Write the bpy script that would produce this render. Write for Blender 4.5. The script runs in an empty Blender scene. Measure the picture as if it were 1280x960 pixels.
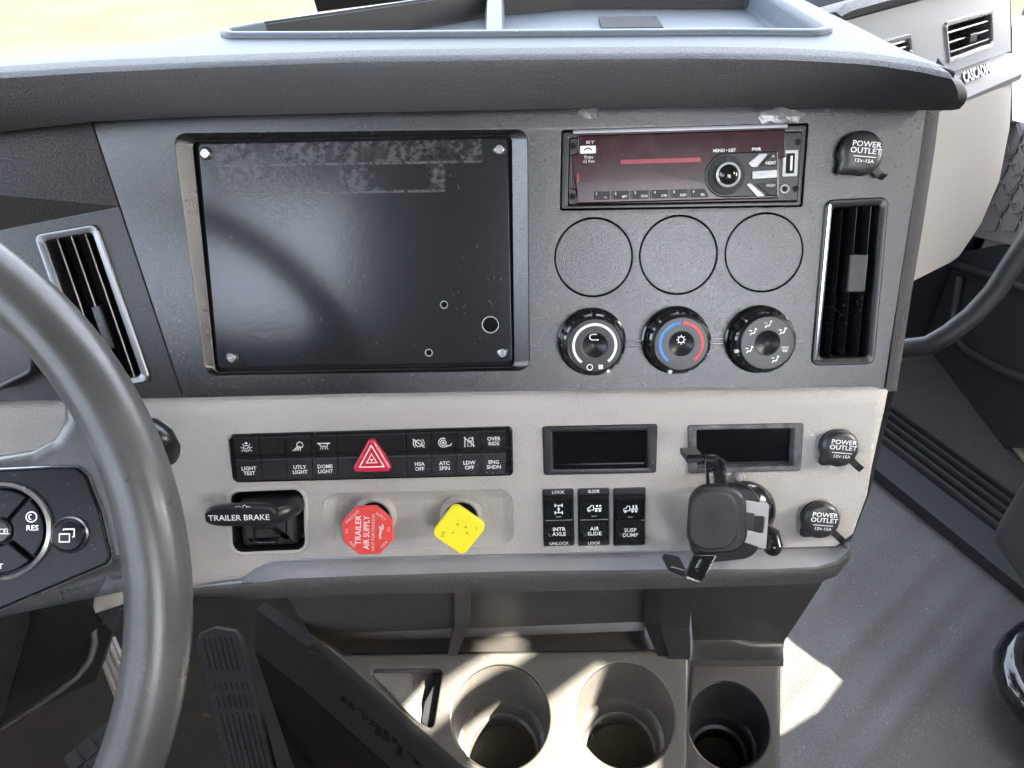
import bpy, bmesh, math, random
from mathutils import Vector, Matrix
from mathutils.geometry import tessellate_polygon

random.seed(7)
SC = bpy.context.scene
COL = SC.collection
R = math.radians

# ------------------------------------------------------------------ camera
PITCH, ROLL, DIST, FPX = R(38.0), 0.018, 0.578, 924.0
TILT = R(11.4)                                   # view axis below the fascia normal
FO = Vector((0, 0, 0.72))                        # a point on the fascia / lower panel seam
FWD = Vector((0, math.cos(PITCH), -math.sin(PITCH)))
UP0 = Vector((0, math.sin(PITCH), math.cos(PITCH))); RT0 = Vector((1, 0, 0))
RT = RT0 * math.cos(ROLL) - UP0 * math.sin(ROLL)
UP = UP0 * math.cos(ROLL) + RT0 * math.sin(ROLL)
CAM = FO - FWD * DIST
cd = bpy.data.cameras.new('camera'); cam = bpy.data.objects.new('camera', cd); COL.objects.link(cam)
cd.sensor_width = 36; cd.lens = 36 * FPX / 1280; cd.clip_start = 0.01; cd.clip_end = 400
cam.matrix_world = Matrix(((RT.x, UP.x, -FWD.x, CAM.x), (RT.y, UP.y, -FWD.y, CAM.y), (RT.z, UP.z, -FWD.z, CAM.z), (0, 0, 0, 1)))
SC.camera = cam
SC.render.resolution_x, SC.render.resolution_y = 1024, 768

# ------------------------------------------------------------------ daylight
SUN = Vector((-0.68, 0.30, -0.67)).normalized()  # the way sunlight travels
EL = math.asin(-SUN.z); AZ = math.atan2(-SUN.x, -SUN.y)
w = bpy.data.worlds.new('World'); SC.world = w; w.use_nodes = True
nt = w.node_tree; nt.nodes.clear()
sky = nt.nodes.new('ShaderNodeTexSky'); sky.sky_type = 'NISHITA'; sky.sun_disc = False
sky.dust_density = 5.0; sky.ozone_density = 0.6; sky.sun_elevation = EL; sky.sun_rotation = AZ
bg = nt.nodes.new('ShaderNodeBackground'); bg.inputs['Strength'].default_value = 0.15
wo = nt.nodes.new('ShaderNodeOutputWorld')
hs = nt.nodes.new('ShaderNodeHueSaturation'); hs.inputs['Saturation'].default_value = 0.52   # the camera's white balance leans to the shade
nt.links.new(sky.outputs[0], hs.inputs['Color']); nt.links.new(hs.outputs[0], bg.inputs[0]); nt.links.new(bg.outputs[0], wo.inputs[0])
ld = bpy.data.lights.new('sun', 'SUN'); ld.energy = 3.8; ld.angle = R(0.4); ld.color = (1, 0.93, 0.82)
lo = bpy.data.objects.new('sun', ld); COL.objects.link(lo)
lo.rotation_euler = SUN.to_track_quat('-Z', 'Y').to_euler(); lo.location = (3, -2, 4)
VS = SC.view_settings
VS.view_transform = 'Standard'; VS.look = 'None'; VS.gamma = 1; VS.exposure = 4.3
SC.cycles.use_denoising = True
SC.cycles.max_bounces = 10; SC.cycles.diffuse_bounces = 6; SC.cycles.glossy_bounces = 4
SC.cycles.caustics_reflective = False; SC.cycles.caustics_refractive = False
SC.cycles.sample_clamp_indirect = 6

# ------------------------------------------------------------------ frames (photogrammetry: a pixel of the 1280x960 photo -> a point of a real plane)
def ray(x, y):
    return FWD + RT * ((x - 640) / FPX) + UP * ((480 - y) / FPX)
def at_depth(x, y, d):
    return CAM + ray(x, y) * d
def on_plane(x, y, o, n):
    r = ray(x, y); return CAM + r * ((o - CAM).dot(n) / r.dot(n))
def on_z(x, y, z):
    return on_plane(x, y, Vector((0, 0, z)), Vector((0, 0, 1)))
class Frame:
    def __init__(s, o, xa, n):
        s.o = Vector(o); s.z = Vector(n).normalized()
        s.x = Vector(xa); s.x = (s.x - s.z * s.x.dot(s.z)).normalized(); s.y = s.z.cross(s.x)
    def px(s, x, y, h=0.0):                       # local mm of a pixel on the plane h mm above
        p = on_plane(x, y, s.o + s.z * (h * 0.001), s.z) - s.o
        return (p.dot(s.x) * 1000, p.dot(s.y) * 1000)
    def P(s, pts, h=0.0): return [s.px(a, b, h) for a, b in pts]
    def world(s, x, y, z): return s.o + s.x * (x * .001) + s.y * (y * .001) + s.z * (z * .001)
    def mat(s):
        m = Matrix((s.x, s.y, s.z)).transposed().to_4x4(); m.translation = s.o; return m
    def sub(s, x, y, h=0.0, rot=0.0, tx=0.0, ty=0.0):
        a = s.px(x, y, h); o = s.world(a[0], a[1], h)
        xa = s.x * math.cos(rot) + s.y * math.sin(rot)
        n = s.z + s.x * math.tan(tx) + s.y * math.tan(ty)
        return Frame(o, xa, n)
NEL = PITCH - TILT
F = Frame(FO, (1, 0, 0), (0, -math.cos(NEL), math.sin(NEL)))

# ------------------------------------------------------------------ materials
MATS = {}
def mat(name, col, rough=0.5, metal=0.0, spec=0.5, grain=None, gstr=0.2, var=0.0, vscale=30.0, coat=0.0, leather=None, dust=0.0, dcol=(.5, .48, .45), rvar=0.0, sheen=0.0, coatr=.05, speck=0.0):
    m = bpy.data.materials.new(name); m.use_nodes = True; MATS[name] = m
    n = m.node_tree.nodes; l = m.node_tree.links; b = n['Principled BSDF']
    b.inputs['Base Color'].default_value = (*col, 1); b.inputs['Roughness'].default_value = rough
    b.inputs['Metallic'].default_value = metal; b.inputs['Specular IOR Level'].default_value = spec
    if coat: b.inputs['Coat Weight'].default_value = coat; b.inputs['Coat Roughness'].default_value = coatr
    if sheen: b.inputs['Sheen Weight'].default_value = sheen; b.inputs['Sheen Roughness'].default_value = .5
    tc = n.new('ShaderNodeTexCoord')
    csock = None
    def noise(sc, det=3, rg=.55):
        t = n.new('ShaderNodeTexNoise'); t.inputs['Scale'].default_value = sc; t.inputs['Detail'].default_value = det; t.inputs['Roughness'].default_value = rg
        l.new(tc.outputs['Object'], t.inputs['Vector']); return t
    def mixc(fac, a, c2):
        x = n.new('ShaderNodeMix'); x.data_type = 'RGBA'
        l.new(fac, x.inputs[0])
        if a is None: x.inputs[6].default_value = (*col, 1)
        else: l.new(a, x.inputs[6])
        x.inputs[7].default_value = (*c2, 1); return x.outputs[2]
    def ramp(sock, a, c2):
        r = n.new('ShaderNodeMapRange'); r.inputs[1].default_value = a; r.inputs[2].default_value = c2; l.new(sock, r.inputs[0]); return r.outputs[0]
    if var:
        t = noise(vscale, 5, .6)
        csock = mixc(ramp(t.outputs[0], .35, .7), csock, tuple(min(1, c * (1 + var)) for c in col))
    if speck:
        t = noise(850, 2, .8)
        csock = mixc(ramp(t.outputs[0], .42, .72), csock, (speck,) * 3)
    if dust:
        t = noise(420, 2); t2 = noise(16, 4)
        mm = n.new('ShaderNodeMath'); mm.operation = 'MULTIPLY'
        l.new(ramp(t.outputs[0], .64, .72), mm.inputs[0]); l.new(ramp(t2.outputs[0], .4, .65), mm.inputs[1])
        m2 = n.new('ShaderNodeMath'); m2.operation = 'MULTIPLY'; l.new(mm.outputs[0], m2.inputs[0]); m2.inputs[1].default_value = dust
        csock = mixc(m2.outputs[0], csock, dcol)
    if csock: l.new(csock, b.inputs['Base Color'])
    if rvar:
        t = noise(vscale * 1.3, 5, .6); r = n.new('ShaderNodeMapRange')
        r.inputs[1].default_value = .3; r.inputs[2].default_value = .7; r.inputs[3].default_value = max(.03, rough - rvar); r.inputs[4].default_value = rough + rvar
        l.new(t.outputs[0], r.inputs[0]); l.new(r.outputs[0], b.inputs['Roughness'])
    h = None
    if grain:
        t = noise(grain, 2); h = t.outputs[0]
    if leather:
        v = n.new('ShaderNodeTexVoronoi'); v.inputs['Scale'].default_value = leather; v.feature = 'DISTANCE_TO_EDGE'
        dn = noise(leather * .6, 2); va = n.new('ShaderNodeVectorMath'); va.operation = 'SCALE'; va.inputs['Scale'].default_value = 1.2 / leather
        l.new(dn.outputs['Color'], va.inputs[0]); vb = n.new('ShaderNodeVectorMath'); l.new(tc.outputs['Object'], vb.inputs[0]); l.new(va.outputs[0], vb.inputs[1])
        l.new(vb.outputs[0], v.inputs['Vector']); h = ramp(v.outputs['Distance'], 0, .25)
    if h:
        bp = n.new('ShaderNodeBump'); bp.inputs['Strength'].default_value = gstr; bp.inputs['Distance'].default_value = .0006
        l.new(h, bp.inputs['Height']); l.new(bp.outputs[0], b.inputs['Normal'])
    return m
mat('fascia', (.008, .008, .008), .24, spec=1.0, grain=1300, gstr=.34, dust=.3, var=.25, vscale=9, rvar=.03, speck=.03)  # speck: sparkle of lit plastic grain put in as pale flecks
mat('fascia_left', (.016, .016, .017), .34, grain=700, gstr=.5, var=.2, vscale=9, speck=.05)
mat('beige', (.365, .35, .32), .45, leather=560, gstr=.5, var=.06, vscale=12)
mat('beige_smooth', (.38, .365, .335), .5, grain=900, gstr=.25, var=.05)
mat('pad', (.027, .026, .0265), .5, leather=650, gstr=.6, var=.15, vscale=20)
mat('pad_top', (.030, .037, .049), .42, spec=.3, grain=650, gstr=.4, var=.1, vscale=20)  # blue of the reflected sky is put into this base colour
mat('tray', (.12, .14, .165), .45, spec=.3, grain=500, gstr=.2, dust=.5)  # pale blue base carries the sky light falling into the tray
mat('black_gloss', (.008, .008, .009), .12, coat=.3, dust=.25)
mat('black_satin', (.011, .011, .012), .28, grain=1200, gstr=.12, dust=.2)
mat('black_matte', (.02, .02, .021), .6, grain=900, gstr=.3)
mat('rubber_black', (.014, .014, .015), .45, grain=900, gstr=.2, dust=.25)
mat('pedal_rubber', (.0075, .0073, .007), .65, spec=.25, grain=500, gstr=.4, dust=.3, var=.8, vscale=40)
mat('outlet_rubber', (.018, .018, .019), .36, grain=900, gstr=.15, dust=.3)
mat('knob_face', (.010, .010, .011), .3, spec=.4, dust=.15)
mat('wheel_gloss', (.006, .006, .008), .25, spec=.18, dust=.2)
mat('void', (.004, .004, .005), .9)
mat('white_print', (.78, .78, .76), .5)
mat('worn_print', (.55, .50, .48), .6)
mat('grey_print', (.45, .45, .45), .5)
mat('metal', (.55, .55, .56), .25, metal=1, rvar=.08, vscale=200)
mat('bracket_grey', (.33, .33, .335), .45, metal=.1)
mat('vent_trim', (.22, .225, .235), .33, metal=.8)
mat('dark_metal', (.2, .2, .21), .35, metal=1)
mat('chrome', (.75, .76, .78), .12, metal=1)
mat('chrome_dull', (.6, .6, .61), .4, metal=.4)
mat('silver_trim', (.48, .49, .5), .28, metal=.85, rvar=.04, vscale=15)
mat('red_knob', (.62, .05, .045), .45, grain=600, gstr=.1, var=.15, vscale=60)
mat('yellow_knob', (.80, .70, .02), .45, grain=600, gstr=.1, var=.08, vscale=60)
mat('hazard_red', (.55, .02, .05), .3, coat=.3)
mat('blue_print', (.05, .22, .6), .5)
mat('red_print', (.6, .06, .07), .5)
mat('radio_red', (.03, .005, .007), .2, spec=.32, coat=.12, rvar=.05, vscale=70, dust=.3, dcol=(.3, .2, .2))
mat('display_red', (.22, .008, .02), .3, var=.6, vscale=120)
mat('radio_key', (.035, .035, .037), .5, spec=.3)
mat('radio_silver', (.34, .34, .35), .35, metal=.5)
mat('display_glass', (.003, .003, .004), .06, spec=.5)
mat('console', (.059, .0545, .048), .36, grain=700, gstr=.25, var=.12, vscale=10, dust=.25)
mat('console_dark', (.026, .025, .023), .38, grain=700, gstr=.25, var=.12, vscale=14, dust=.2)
mat('console_black', (.018, .018, .019), .4, grain=700, gstr=.2, dust=.2)
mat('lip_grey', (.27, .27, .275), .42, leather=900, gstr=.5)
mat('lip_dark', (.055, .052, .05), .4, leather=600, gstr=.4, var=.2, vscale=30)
mat('rim_leather', (.045, .045, .043), .34, grain=950, gstr=.14, var=.7, vscale=16, rvar=.08, dust=.1)
mat('floor_mat', (.034, .030, .0265), .5, grain=190, gstr=1.0, var=.25, vscale=9, dust=.5, speck=.10)
mat('carpet_dark', (.0085, .008, .0078), .8, spec=.2, grain=260, gstr=.9, dust=.08)
mat('carpet_brown', (.009, .0072, .0056), .9, spec=.1, grain=260, gstr=1, var=.5, vscale=20)
mat('knee_texture', (.016, .016, .017), .6, grain=420, gstr=1.0, speck=.05)
mat('door_dark', (.016, .016, .018), .55, grain=500, gstr=.3)
mat('grille_grey', (.17, .155, .145), .6, grain=800, gstr=.3)
mat('headliner', (.62, .58, .51), .9)
mat('cab_back', (.07, .068, .065), .9)
mat('cab_trim', (.24, .23, .22), .8)
mat('pavement', (.029, .0265, .02), .95, spec=.02, grain=3, gstr=.4, var=.6, vscale=.35)
mat('tape_film', (.25, .24, .23), .18, spec=.8, grain=300, gstr=.9)
mat('felt', (.06, .065, .068), .95, grain=700, gstr=1)
mat('seat_fabric', (.03, .03, .032), .8, grain=400, gstr=.6)
mat('lens_grey', (.06, .06, .065), .22, dust=.4)
mat('cab_panel', (.2, .21, .23), .42, grain=700, gstr=.35)
mat('cab_ledge', (.12, .122, .127), .55, spec=.3)
mat('cab_glove', (.29, .275, .25), .42, grain=900, gstr=.2)
def screen_material():
    m = mat('screen_plate', (.013, .014, .017), .2, coat=.25, coatr=.12)
    n = m.node_tree.nodes; l = m.node_tree.links; b = n['Principled BSDF']; tc = n['Texture Coordinate']
    sx = n.new('ShaderNodeSeparateXYZ'); l.new(tc.outputs['Object'], sx.inputs[0])
    def box(sock, a, c, e=.0015):
        r1 = n.new('ShaderNodeMapRange'); r1.inputs[1].default_value = a - e; r1.inputs[2].default_value = a + e; l.new(sock, r1.inputs[0])
        r2 = n.new('ShaderNodeMapRange'); r2.inputs[1].default_value = c + e; r2.inputs[2].default_value = c - e; l.new(sock, r2.inputs[0])
        k = n.new('ShaderNodeMath'); k.operation = 'MULTIPLY'; l.new(r1.outputs[0], k.inputs[0]); l.new(r2.outputs[0], k.inputs[1]); return k.outputs[0]
    def mul(a, c):
        k = n.new('ShaderNodeMath'); k.operation = 'MULTIPLY'; l.new(a, k.inputs[0])
        if isinstance(c, float): k.inputs[1].default_value = c
        else: l.new(c, k.inputs[1])
        return k.outputs[0]
    def add(a, c):
        k = n.new('ShaderNodeMath'); k.operation = 'MAXIMUM'; l.new(a, k.inputs[0]); l.new(c, k.inputs[1]); return k.outputs[0]
    def nz(sc, a, c, det=4):
        t = n.new('ShaderNodeTexNoise'); t.inputs['Scale'].default_value = sc; t.inputs['Detail'].default_value = det; l.new(tc.outputs['Object'], t.inputs['Vector'])
        r = n.new('ShaderNodeMapRange'); r.inputs[1].default_value = a; r.inputs[2].default_value = c; l.new(t.outputs[0], r.inputs[0]); return r.outputs[0]
    X, Y = sx.outputs[0], sx.outputs[1]
    strip = mul(box(X, -.100, .098), box(Y, .0665, .0865))      # residue of two adhesive strips along the top
    strip2 = mul(box(X, -.098, .070), box(Y, .046, .0665))
    edge = add(mul(box(X, -.100, .098), box(Y, .0658, .0672, .0006)), mul(box(X, -.098, .07), box(Y, .0452, .0466, .0006)))
    res = add(mul(add(mul(strip, nz(34, .36, .6)), mul(strip2, nz(28, .46, .6))), nz(230, .40, .70, 12)), mul(edge, nz(300, .38, .55)))
    rub = n.new('ShaderNodeVectorMath'); rub.operation = 'DISTANCE'; l.new(tc.outputs['Object'], rub.inputs[0]); rub.inputs[1].default_value = (-.052, .052, 0)
    rr = n.new('ShaderNodeMapRange'); rr.inputs[1].default_value = .034; rr.inputs[2].default_value = .008; l.new(rub.outputs['Value'], rr.inputs[0])
    wv = n.new('ShaderNodeTexWave'); wv.inputs['Scale'].default_value = 210; wv.inputs['Distortion'].default_value = 9; wv.bands_direction = 'DIAGONAL'; l.new(tc.outputs['Object'], wv.inputs['Vector'])
    wr = n.new('ShaderNodeMapRange'); wr.inputs[1].default_value = .6; wr.inputs[2].default_value = .95; l.new(wv.outputs['Fac'], wr.inputs[0])
    res = add(res, mul(mul(rr.outputs[0], wr.outputs[0]), nz(160, .4, .6)))
    res = add(res, mul(nz(330, .715, .75, 2), nz(14, .45, .6)))
    mx = n.new('ShaderNodeMix'); mx.data_type = 'RGBA'; l.new(mul(res, .36), mx.inputs[0])
    mx.inputs[6].default_value = (.013, .014, .017, 1); mx.inputs[7].default_value = (.20, .20, .20, 1); l.new(mx.outputs[2], b.inputs['Base Color'])
    r3 = n.new('ShaderNodeMapRange'); r3.inputs[3].default_value = .2; r3.inputs[4].default_value = .5; l.new(res, r3.inputs[0]); l.new(r3.outputs[0], b.inputs['Roughness'])
    t = n.new('ShaderNodeTexNoise'); t.inputs['Scale'].default_value = 260; t.inputs['Detail'].default_value = 2; l.new(tc.outputs['Object'], t.inputs['Vector'])
    bp = n.new('ShaderNodeBump'); bp.inputs['Strength'].default_value = .08; bp.inputs['Distance'].default_value = .0006; l.new(t.outputs[0], bp.inputs['Height']); l.new(bp.outputs[0], b.inputs['Normal'])
screen_material()
def glass_material():
    m = bpy.data.materials.new('glass'); m.use_nodes = True; MATS['glass'] = m
    n = m.node_tree.nodes; l = m.node_tree.links; n.clear()
    o = n.new('ShaderNodeOutputMaterial'); t = n.new('ShaderNodeBsdfTransparent'); g = n.new('ShaderNodeBsdfGlossy'); g.inputs['Roughness'].default_value = .02
    t.inputs[0].default_value = (.96, .97, .97, 1)
    f = n.new('ShaderNodeFresnel'); f.inputs[0].default_value = 1.35; x = n.new('ShaderNodeMixShader')
    l.new(f.outputs[0], x.inputs[0]); l.new(t.outputs[0], x.inputs[1]); l.new(g.outputs[0], x.inputs[2]); l.new(x.outputs[0], o.inputs[0])
glass_material()

# ------------------------------------------------------------------ mesh builder (millimetres in, metres out)
def rpoly(pts, r, n=5):
    out = []; k = len(pts)
    for i in range(k):
        p = Vector(pts[i]); a = Vector(pts[i - 1]); c = Vector(pts[(i + 1) % k])
        ri = r[i] if isinstance(r, (list, tuple)) else r
        da = (a - p); dc = (c - p); la, lc = da.length, dc.length; da /= la; dc /= lc
        ang = math.acos(max(-1, min(1, da.dot(dc))))
        if ri < 1e-6 or ang > 3.1: out.append((p.x, p.y)); continue
        t = min(ri / math.tan(ang / 2), la * .49, lc * .49); rr = t * math.tan(ang / 2)
        b = (da + dc).normalized(); cen = p + b * (rr / math.sin(ang / 2))
        s = p + da * t - cen; e = p + dc * t - cen
        a0 = math.atan2(s.y, s.x); a1 = math.atan2(e.y, e.x); d = (a1 - a0 + math.pi) % (2 * math.pi) - math.pi
        for j in range(n + 1):
            q = a0 + d * j / n; out.append((cen.x + rr * math.cos(q), cen.y + rr * math.sin(q)))
    return out
def rect(cx, cy, w, h): return [(cx - w / 2, cy - h / 2), (cx + w / 2, cy - h / 2), (cx + w / 2, cy + h / 2), (cx - w / 2, cy + h / 2)]
def rr(cx, cy, w, h, r, n=5): return rpoly(rect(cx, cy, w, h), min(r, w * .49, h * .49), n)
def circ(cx, cy, r, n=40, ry=None): return [(cx + r * math.cos(2 * math.pi * i / n), cy + (ry or r) * math.sin(2 * math.pi * i / n)) for i in range(n)]
def area(p): return sum(p[i - 1][0] * p[i][1] - p[i][0] * p[i - 1][1] for i in range(len(p))) / 2
def ccw(p): return list(p) if area(p) > 0 else list(reversed(p))
def inset(pts, d):
    if abs(d) < 1e-9: return list(pts)
    out = []; k = len(pts)
    for i in range(k):
        p = Vector(pts[i]); e0 = p - Vector(pts[i - 1]); e1 = Vector(pts[(i + 1) % k]) - p
        n0 = Vector((-e0.y, e0.x)); n1 = Vector((-e1.y, e1.x))
        if n0.length > 1e-9: n0.normalize()
        if n1.length > 1e-9: n1.normalize()
        m = n0 + n1
        if m.length < 1e-6: m = n0
        m.normalize(); c = max(.4, m.dot(n0)); q = p + m * (d / c); out.append((q.x, q.y))
    return out
class MB:
    def __init__(s): s.v = []; s.f = []; s.m = None
    def add(s, p):
        p = Vector(p)
        if s.m is not None: p = s.m @ p
        s.v.append(p * .001); return len(s.v) - 1
    def loop(s, pts): return [s.add(p) for p in pts]
    def bridge(s, a, b, closed=True):
        n = len(a)
        for i in range(n if closed else n - 1):
            j = (i + 1) % n; s.f.append((a[i], a[j], b[j], b[i]))
    def cap(s, a, flip=False): s.f.append(tuple(reversed(a)) if flip else tuple(a))
    def loft(s, loops, c0=False, c1=True, closed=True):
        L = [s.loop(q) for q in loops]
        for a, b in zip(L, L[1:]): s.bridge(a, b, closed)
        if c0: s.cap(L[0], True)
        if c1: s.cap(L[-1])
        return s
    def slab(s, pts, levels, c0=False, c1=True):          # outline lofted through (inset, z)
        pts = ccw(pts)
        return s.loft([[(x, y, z) for x, y in inset(pts, d)] for d, z in levels], c0, c1)
    def block(s, pts, z0, z1, ch=.5, base=True):
        return s.slab(pts, [(0, z0), (0, z1 - ch), (ch * .3, z1 - ch * .3), (ch, z1)], base)
    def box(s, cx, cy, w, h, z0, z1, ch=.3, r=.01): return s.block(rr(cx, cy, w, h, r, 2) if r > .02 else rect(cx, cy, w, h), z0, z1, ch)
    def lathe(s, prof, cx=0, cy=0, n=40, c0=False, c1=True):
        return s.loft([[(cx + r * math.cos(2 * math.pi * i / n), cy + r * math.sin(2 * math.pi * i / n), z) for i in range(n)] for r, z in prof], c0, c1)
    def plate(s, outer, holes=(), z=0, depth=5, ch=.5, edge=None, hole_ch=None, back=False, esc=None):
        outer = ccw(outer); edge = edge or [(ch, z), (ch * .3, z - ch * .3), (0, z - ch), (0, z - depth)]
        hc = ch if hole_ch is None else hole_ch
        hl = [(-hc, z), (-hc * .3, z - hc * .3), (0, z - hc), (0, z - depth)]
        if esc: es = [esc(p) for p in outer]; rings = [[[(p[0] + (q[0] - p[0]) * e, p[1] + (q[1] - p[1]) * e, zz if e > .9 else max(zz, z - 12)) for p, q, e in zip(outer, inset(outer, d), es)] for d, zz in edge]]
        else: rings = [[[(x, y, zz) for x, y in inset(outer, d)] for d, zz in edge]]
        for h in holes: rings.append([[(x, y, zz) for x, y in inset(ccw(h), d)] for d, zz in hl])
        ids = []
        for rg in rings:
            L = [s.loop(q) for q in rg]
            for a, b in zip(L, L[1:]): s.bridge(b, a)
            ids.append(L)
        polys = [[Vector(p) for p in rg[0]] for rg in rings]
        flat = [i for L in ids for i in L[0]]
        for t in tessellate_polygon(polys): s.f.append(tuple(flat[i] for i in t))
        if back: s.cap(ids[0][-1], True)
        return s
    def tube(s, path, rad, n=16, c0=True, c1=True, closed=False, flat=1.0):
        P = [Vector(p) for p in path]; k = len(P); rings = []
        up = None
        for i in range(k):
            if closed: t = P[(i + 1) % k] - P[i - 1]
            else: t = P[min(i + 1, k - 1)] - P[max(i - 1, 0)]
            t.normalize()
            if up is None:
                up = Vector((0, 0, 1)) if abs(t.z) < .9 else Vector((1, 0, 0))
            up = (up - t * up.dot(t)).normalized(); sd = t.cross(up)
            r = rad[i] if isinstance(rad, (list, tuple)) else rad
            rings.append([P[i] + sd * (r * math.cos(2 * math.pi * j / n)) + up * (r * flat * math.sin(2 * math.pi * j / n)) for j in range(n)])
        if closed: rings.append(rings[0])
        return s.loft(rings, c0 and not closed, c1 and not closed)
    def stroke(s, pts, wd, z=0.0, closed=False, th=.12):   # a flat printed line
        P = [Vector((a, b)) for a, b in pts]; k = len(P); L = []; Rr = []
        for i in range(k):
            if closed: a, c = P[i - 1], P[(i + 1) % k]
            else: a, c = P[max(i - 1, 0)], P[min(i + 1, k - 1)]
            t = (c - a).normalized() if (c - a).length > 1e-9 else Vector((1, 0)); nn = Vector((-t.y, t.x)) * (wd / 2)
            L.append(P[i] + nn); Rr.append(P[i] - nn)
        A = [s.add((p.x, p.y, z + th)) for p in L]; B = [s.add((p.x, p.y, z + th)) for p in Rr]
        for i in range(k if closed else k - 1):
            j = (i + 1) % k; s.f.append((A[i], B[i], B[j], A[j]))
        return s
    def poly(s, pts, z=0.0, th=.12): s.cap(s.loop([(x, y, z + th) for x, y in ccw(pts)])); return s
    def build(s, name, material, parent=None, angle=35, recalc=True):
        me = bpy.data.meshes.new(name); me.from_pydata([tuple(v) for v in s.v], [], s.f)
        if recalc:
            bm = bmesh.new(); bm.from_mesh(me)
            bmesh.ops.remove_doubles(bm, verts=bm.verts, dist=1e-6)
            bmesh.ops.recalc_face_normals(bm, faces=bm.faces); bm.to_mesh(me); bm.free()
        me.shade_smooth(); me.set_sharp_from_angle(angle=R(angle))
        me.materials.append(MATS[material])
        o = bpy.data.objects.new(name, me); COL.objects.link(o)
        wnm = o.modifiers.new('weighted_normals', 'WEIGHTED_NORMAL'); wnm.weight = 100; wnm.keep_sharp = True
        if parent is not None: o.parent = parent
        return o
def thing(name, label, cat, frame=None, group=None):
    o = bpy.data.objects.new(name, None); COL.objects.link(o); o.empty_display_size = .02
    if frame is not None: o.matrix_world = frame.mat()
    o['label'] = label; o['category'] = cat
    if group: o['group'] = group
    return o
def tag(o, label, cat, group=None):
    o['label'] = label; o['category'] = cat
    if group: o['group'] = group
    return o
def struct(o): o['kind'] = 'structure'; return o
def wv(pts): return [Vector(p) * 1000 for p in pts]      # world metres -> builder mm
def text(s, x, y, z, size, parent, material='white_print', rot=0, sx=1.0, bold=0.0, name='lettering', line=.95, ext=.05, shear=0):
    cu = bpy.data.curves.new('t', 'FONT'); cu.body = s; cu.size = size * 1.40; cu.align_x = 'CENTER'; cu.align_y = 'CENTER'
    cu.space_line = line; cu.resolution_u = 2; cu.extrude = ext; cu.offset = bold; cu.shear = shear
    to = bpy.data.objects.new('t', cu); COL.objects.link(to)
    dg = bpy.context.evaluated_depsgraph_get(); dg.update()
    me = bpy.data.meshes.new_from_object(to.evaluated_get(dg)); bpy.data.objects.remove(to); bpy.data.curves.remove(cu)
    me.transform(Matrix.Translation((x * .001, y * .001, (z + .06) * .001)) @ Matrix.Rotation(rot, 4, 'Z') @ Matrix.Diagonal((.001 * sx, .001, .001, 1)))
    me.name = name; me.materials.clear(); me.materials.append(MATS[material])
    o = bpy.data.objects.new(name, me); COL.objects.link(o); o.parent = parent; return o
def arc(cx, cy, r, a0, a1, n=16): return [(cx + r * math.cos(R(a0 + (a1 - a0) * i / n)), cy + r * math.sin(R(a0 + (a1 - a0) * i / n))) for i in range(n + 1)]

# ================================================================== the setting
g = MB(); g.loft([wv([(-60, -40, -1.35), (60, -40, -1.35), (60, 120, -1.35), (-60, 120, -1.35)])]); struct(g.build('ground', 'pavement', recalc=False))
# cab floor: a rubber sheet with soft ridges
fl = MB(); NX, NY = 240, 260; ids = []
for j in range(NY + 1):
    row = []
    for i in range(NX + 1):
        x = -1.1 + 2.15 * i / NX; y = -1.9 + 2.95 * j / NY; z = 0.0
        if x > .15:
            for k, (c, wd, h) in enumerate(((.14, .010, .0035), (.19, .009, .003), (.25, .010, .0035), (.33, .012, .003), (.42, .012, .003))):
                dd = (y - .10) * .78 - (x - .47) * .62 + .20 - c
                z += h * math.exp(-(dd / wd) ** 2) * max(0, 1 - abs(x - .56) / .35)
            z += .004 * math.sin(x * 14 + y * 5)
        row.append(fl.add((x * 1000, y * 1000, z * 1000)))
    ids.append(row)
for j in range(NY):
    for i in range(NX): fl.f.append((ids[j][i], ids[j][i + 1], ids[j + 1][i + 1], ids[j + 1][i]))
struct(fl.build('floor', 'floor_mat', angle=180))

# cab shell: passenger wall openings are invented, traced back from the sunlit patches
K = None
KO = at_depth(705, 893, 0.650); KN = Vector((0, -math.cos(R(62)), math.sin(R(62))))
K = Frame(KO, (1, 0, 0), KN)
WX = 1.06
def back_to_wall(p):
    t = (WX - p.x) / (-SUN.x); q = p - SUN * t; return (q.y * 1000, q.z * 1000)
bandA = [back_to_wall(on_plane(x, y, K.o, K.z)) for x, y in [(636, 800), (722, 772), (738, 792), (640, 862), (575, 915), (548, 935), (530, 915), (512, 888), (560, 850)]]
bandB = [back_to_wall(on_plane(x, y, K.o, K.z)) for x, y in [(772, 812), (800, 836), (862, 890), (868, 1000), (585, 1000), (600, 935), (690, 872)]]
patch = [back_to_wall(on_z(x, y, 0.0)) for x, y in [(974, 778), (996, 793), (1072, 850), (1046, 888), (1006, 916), (974, 930)]]
win = [(-330, 930), (-100, 930), (-100, 1200), (-330, 1200)]  # opening sized to add sky fill while keeping sun off the dash
print('openings', [[(round(a), round(b)) for a, b in q] for q in (bandA, bandB, patch)])
wl = MB(); wl.m = Matrix(((0, 0, 1, WX * 1000), (1, 0, 0, 0), (0, 1, 0, 0), (0, 0, 0, 1)))
wl.plate([(-1900, -50), (1150, -50), (1150, 900), (450, 900), (300, 2050), (-1900, 2050)], [bandA, bandB, patch, win], z=0, depth=30, ch=.2)
struct(wl.build('wall_right', 'cab_trim'))
wl = MB(); wl.m = Matrix(((0, 0, -1, -1130), (1, 0, 0, 0), (0, 1, 0, 0), (0, 0, 0, 1)))
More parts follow.
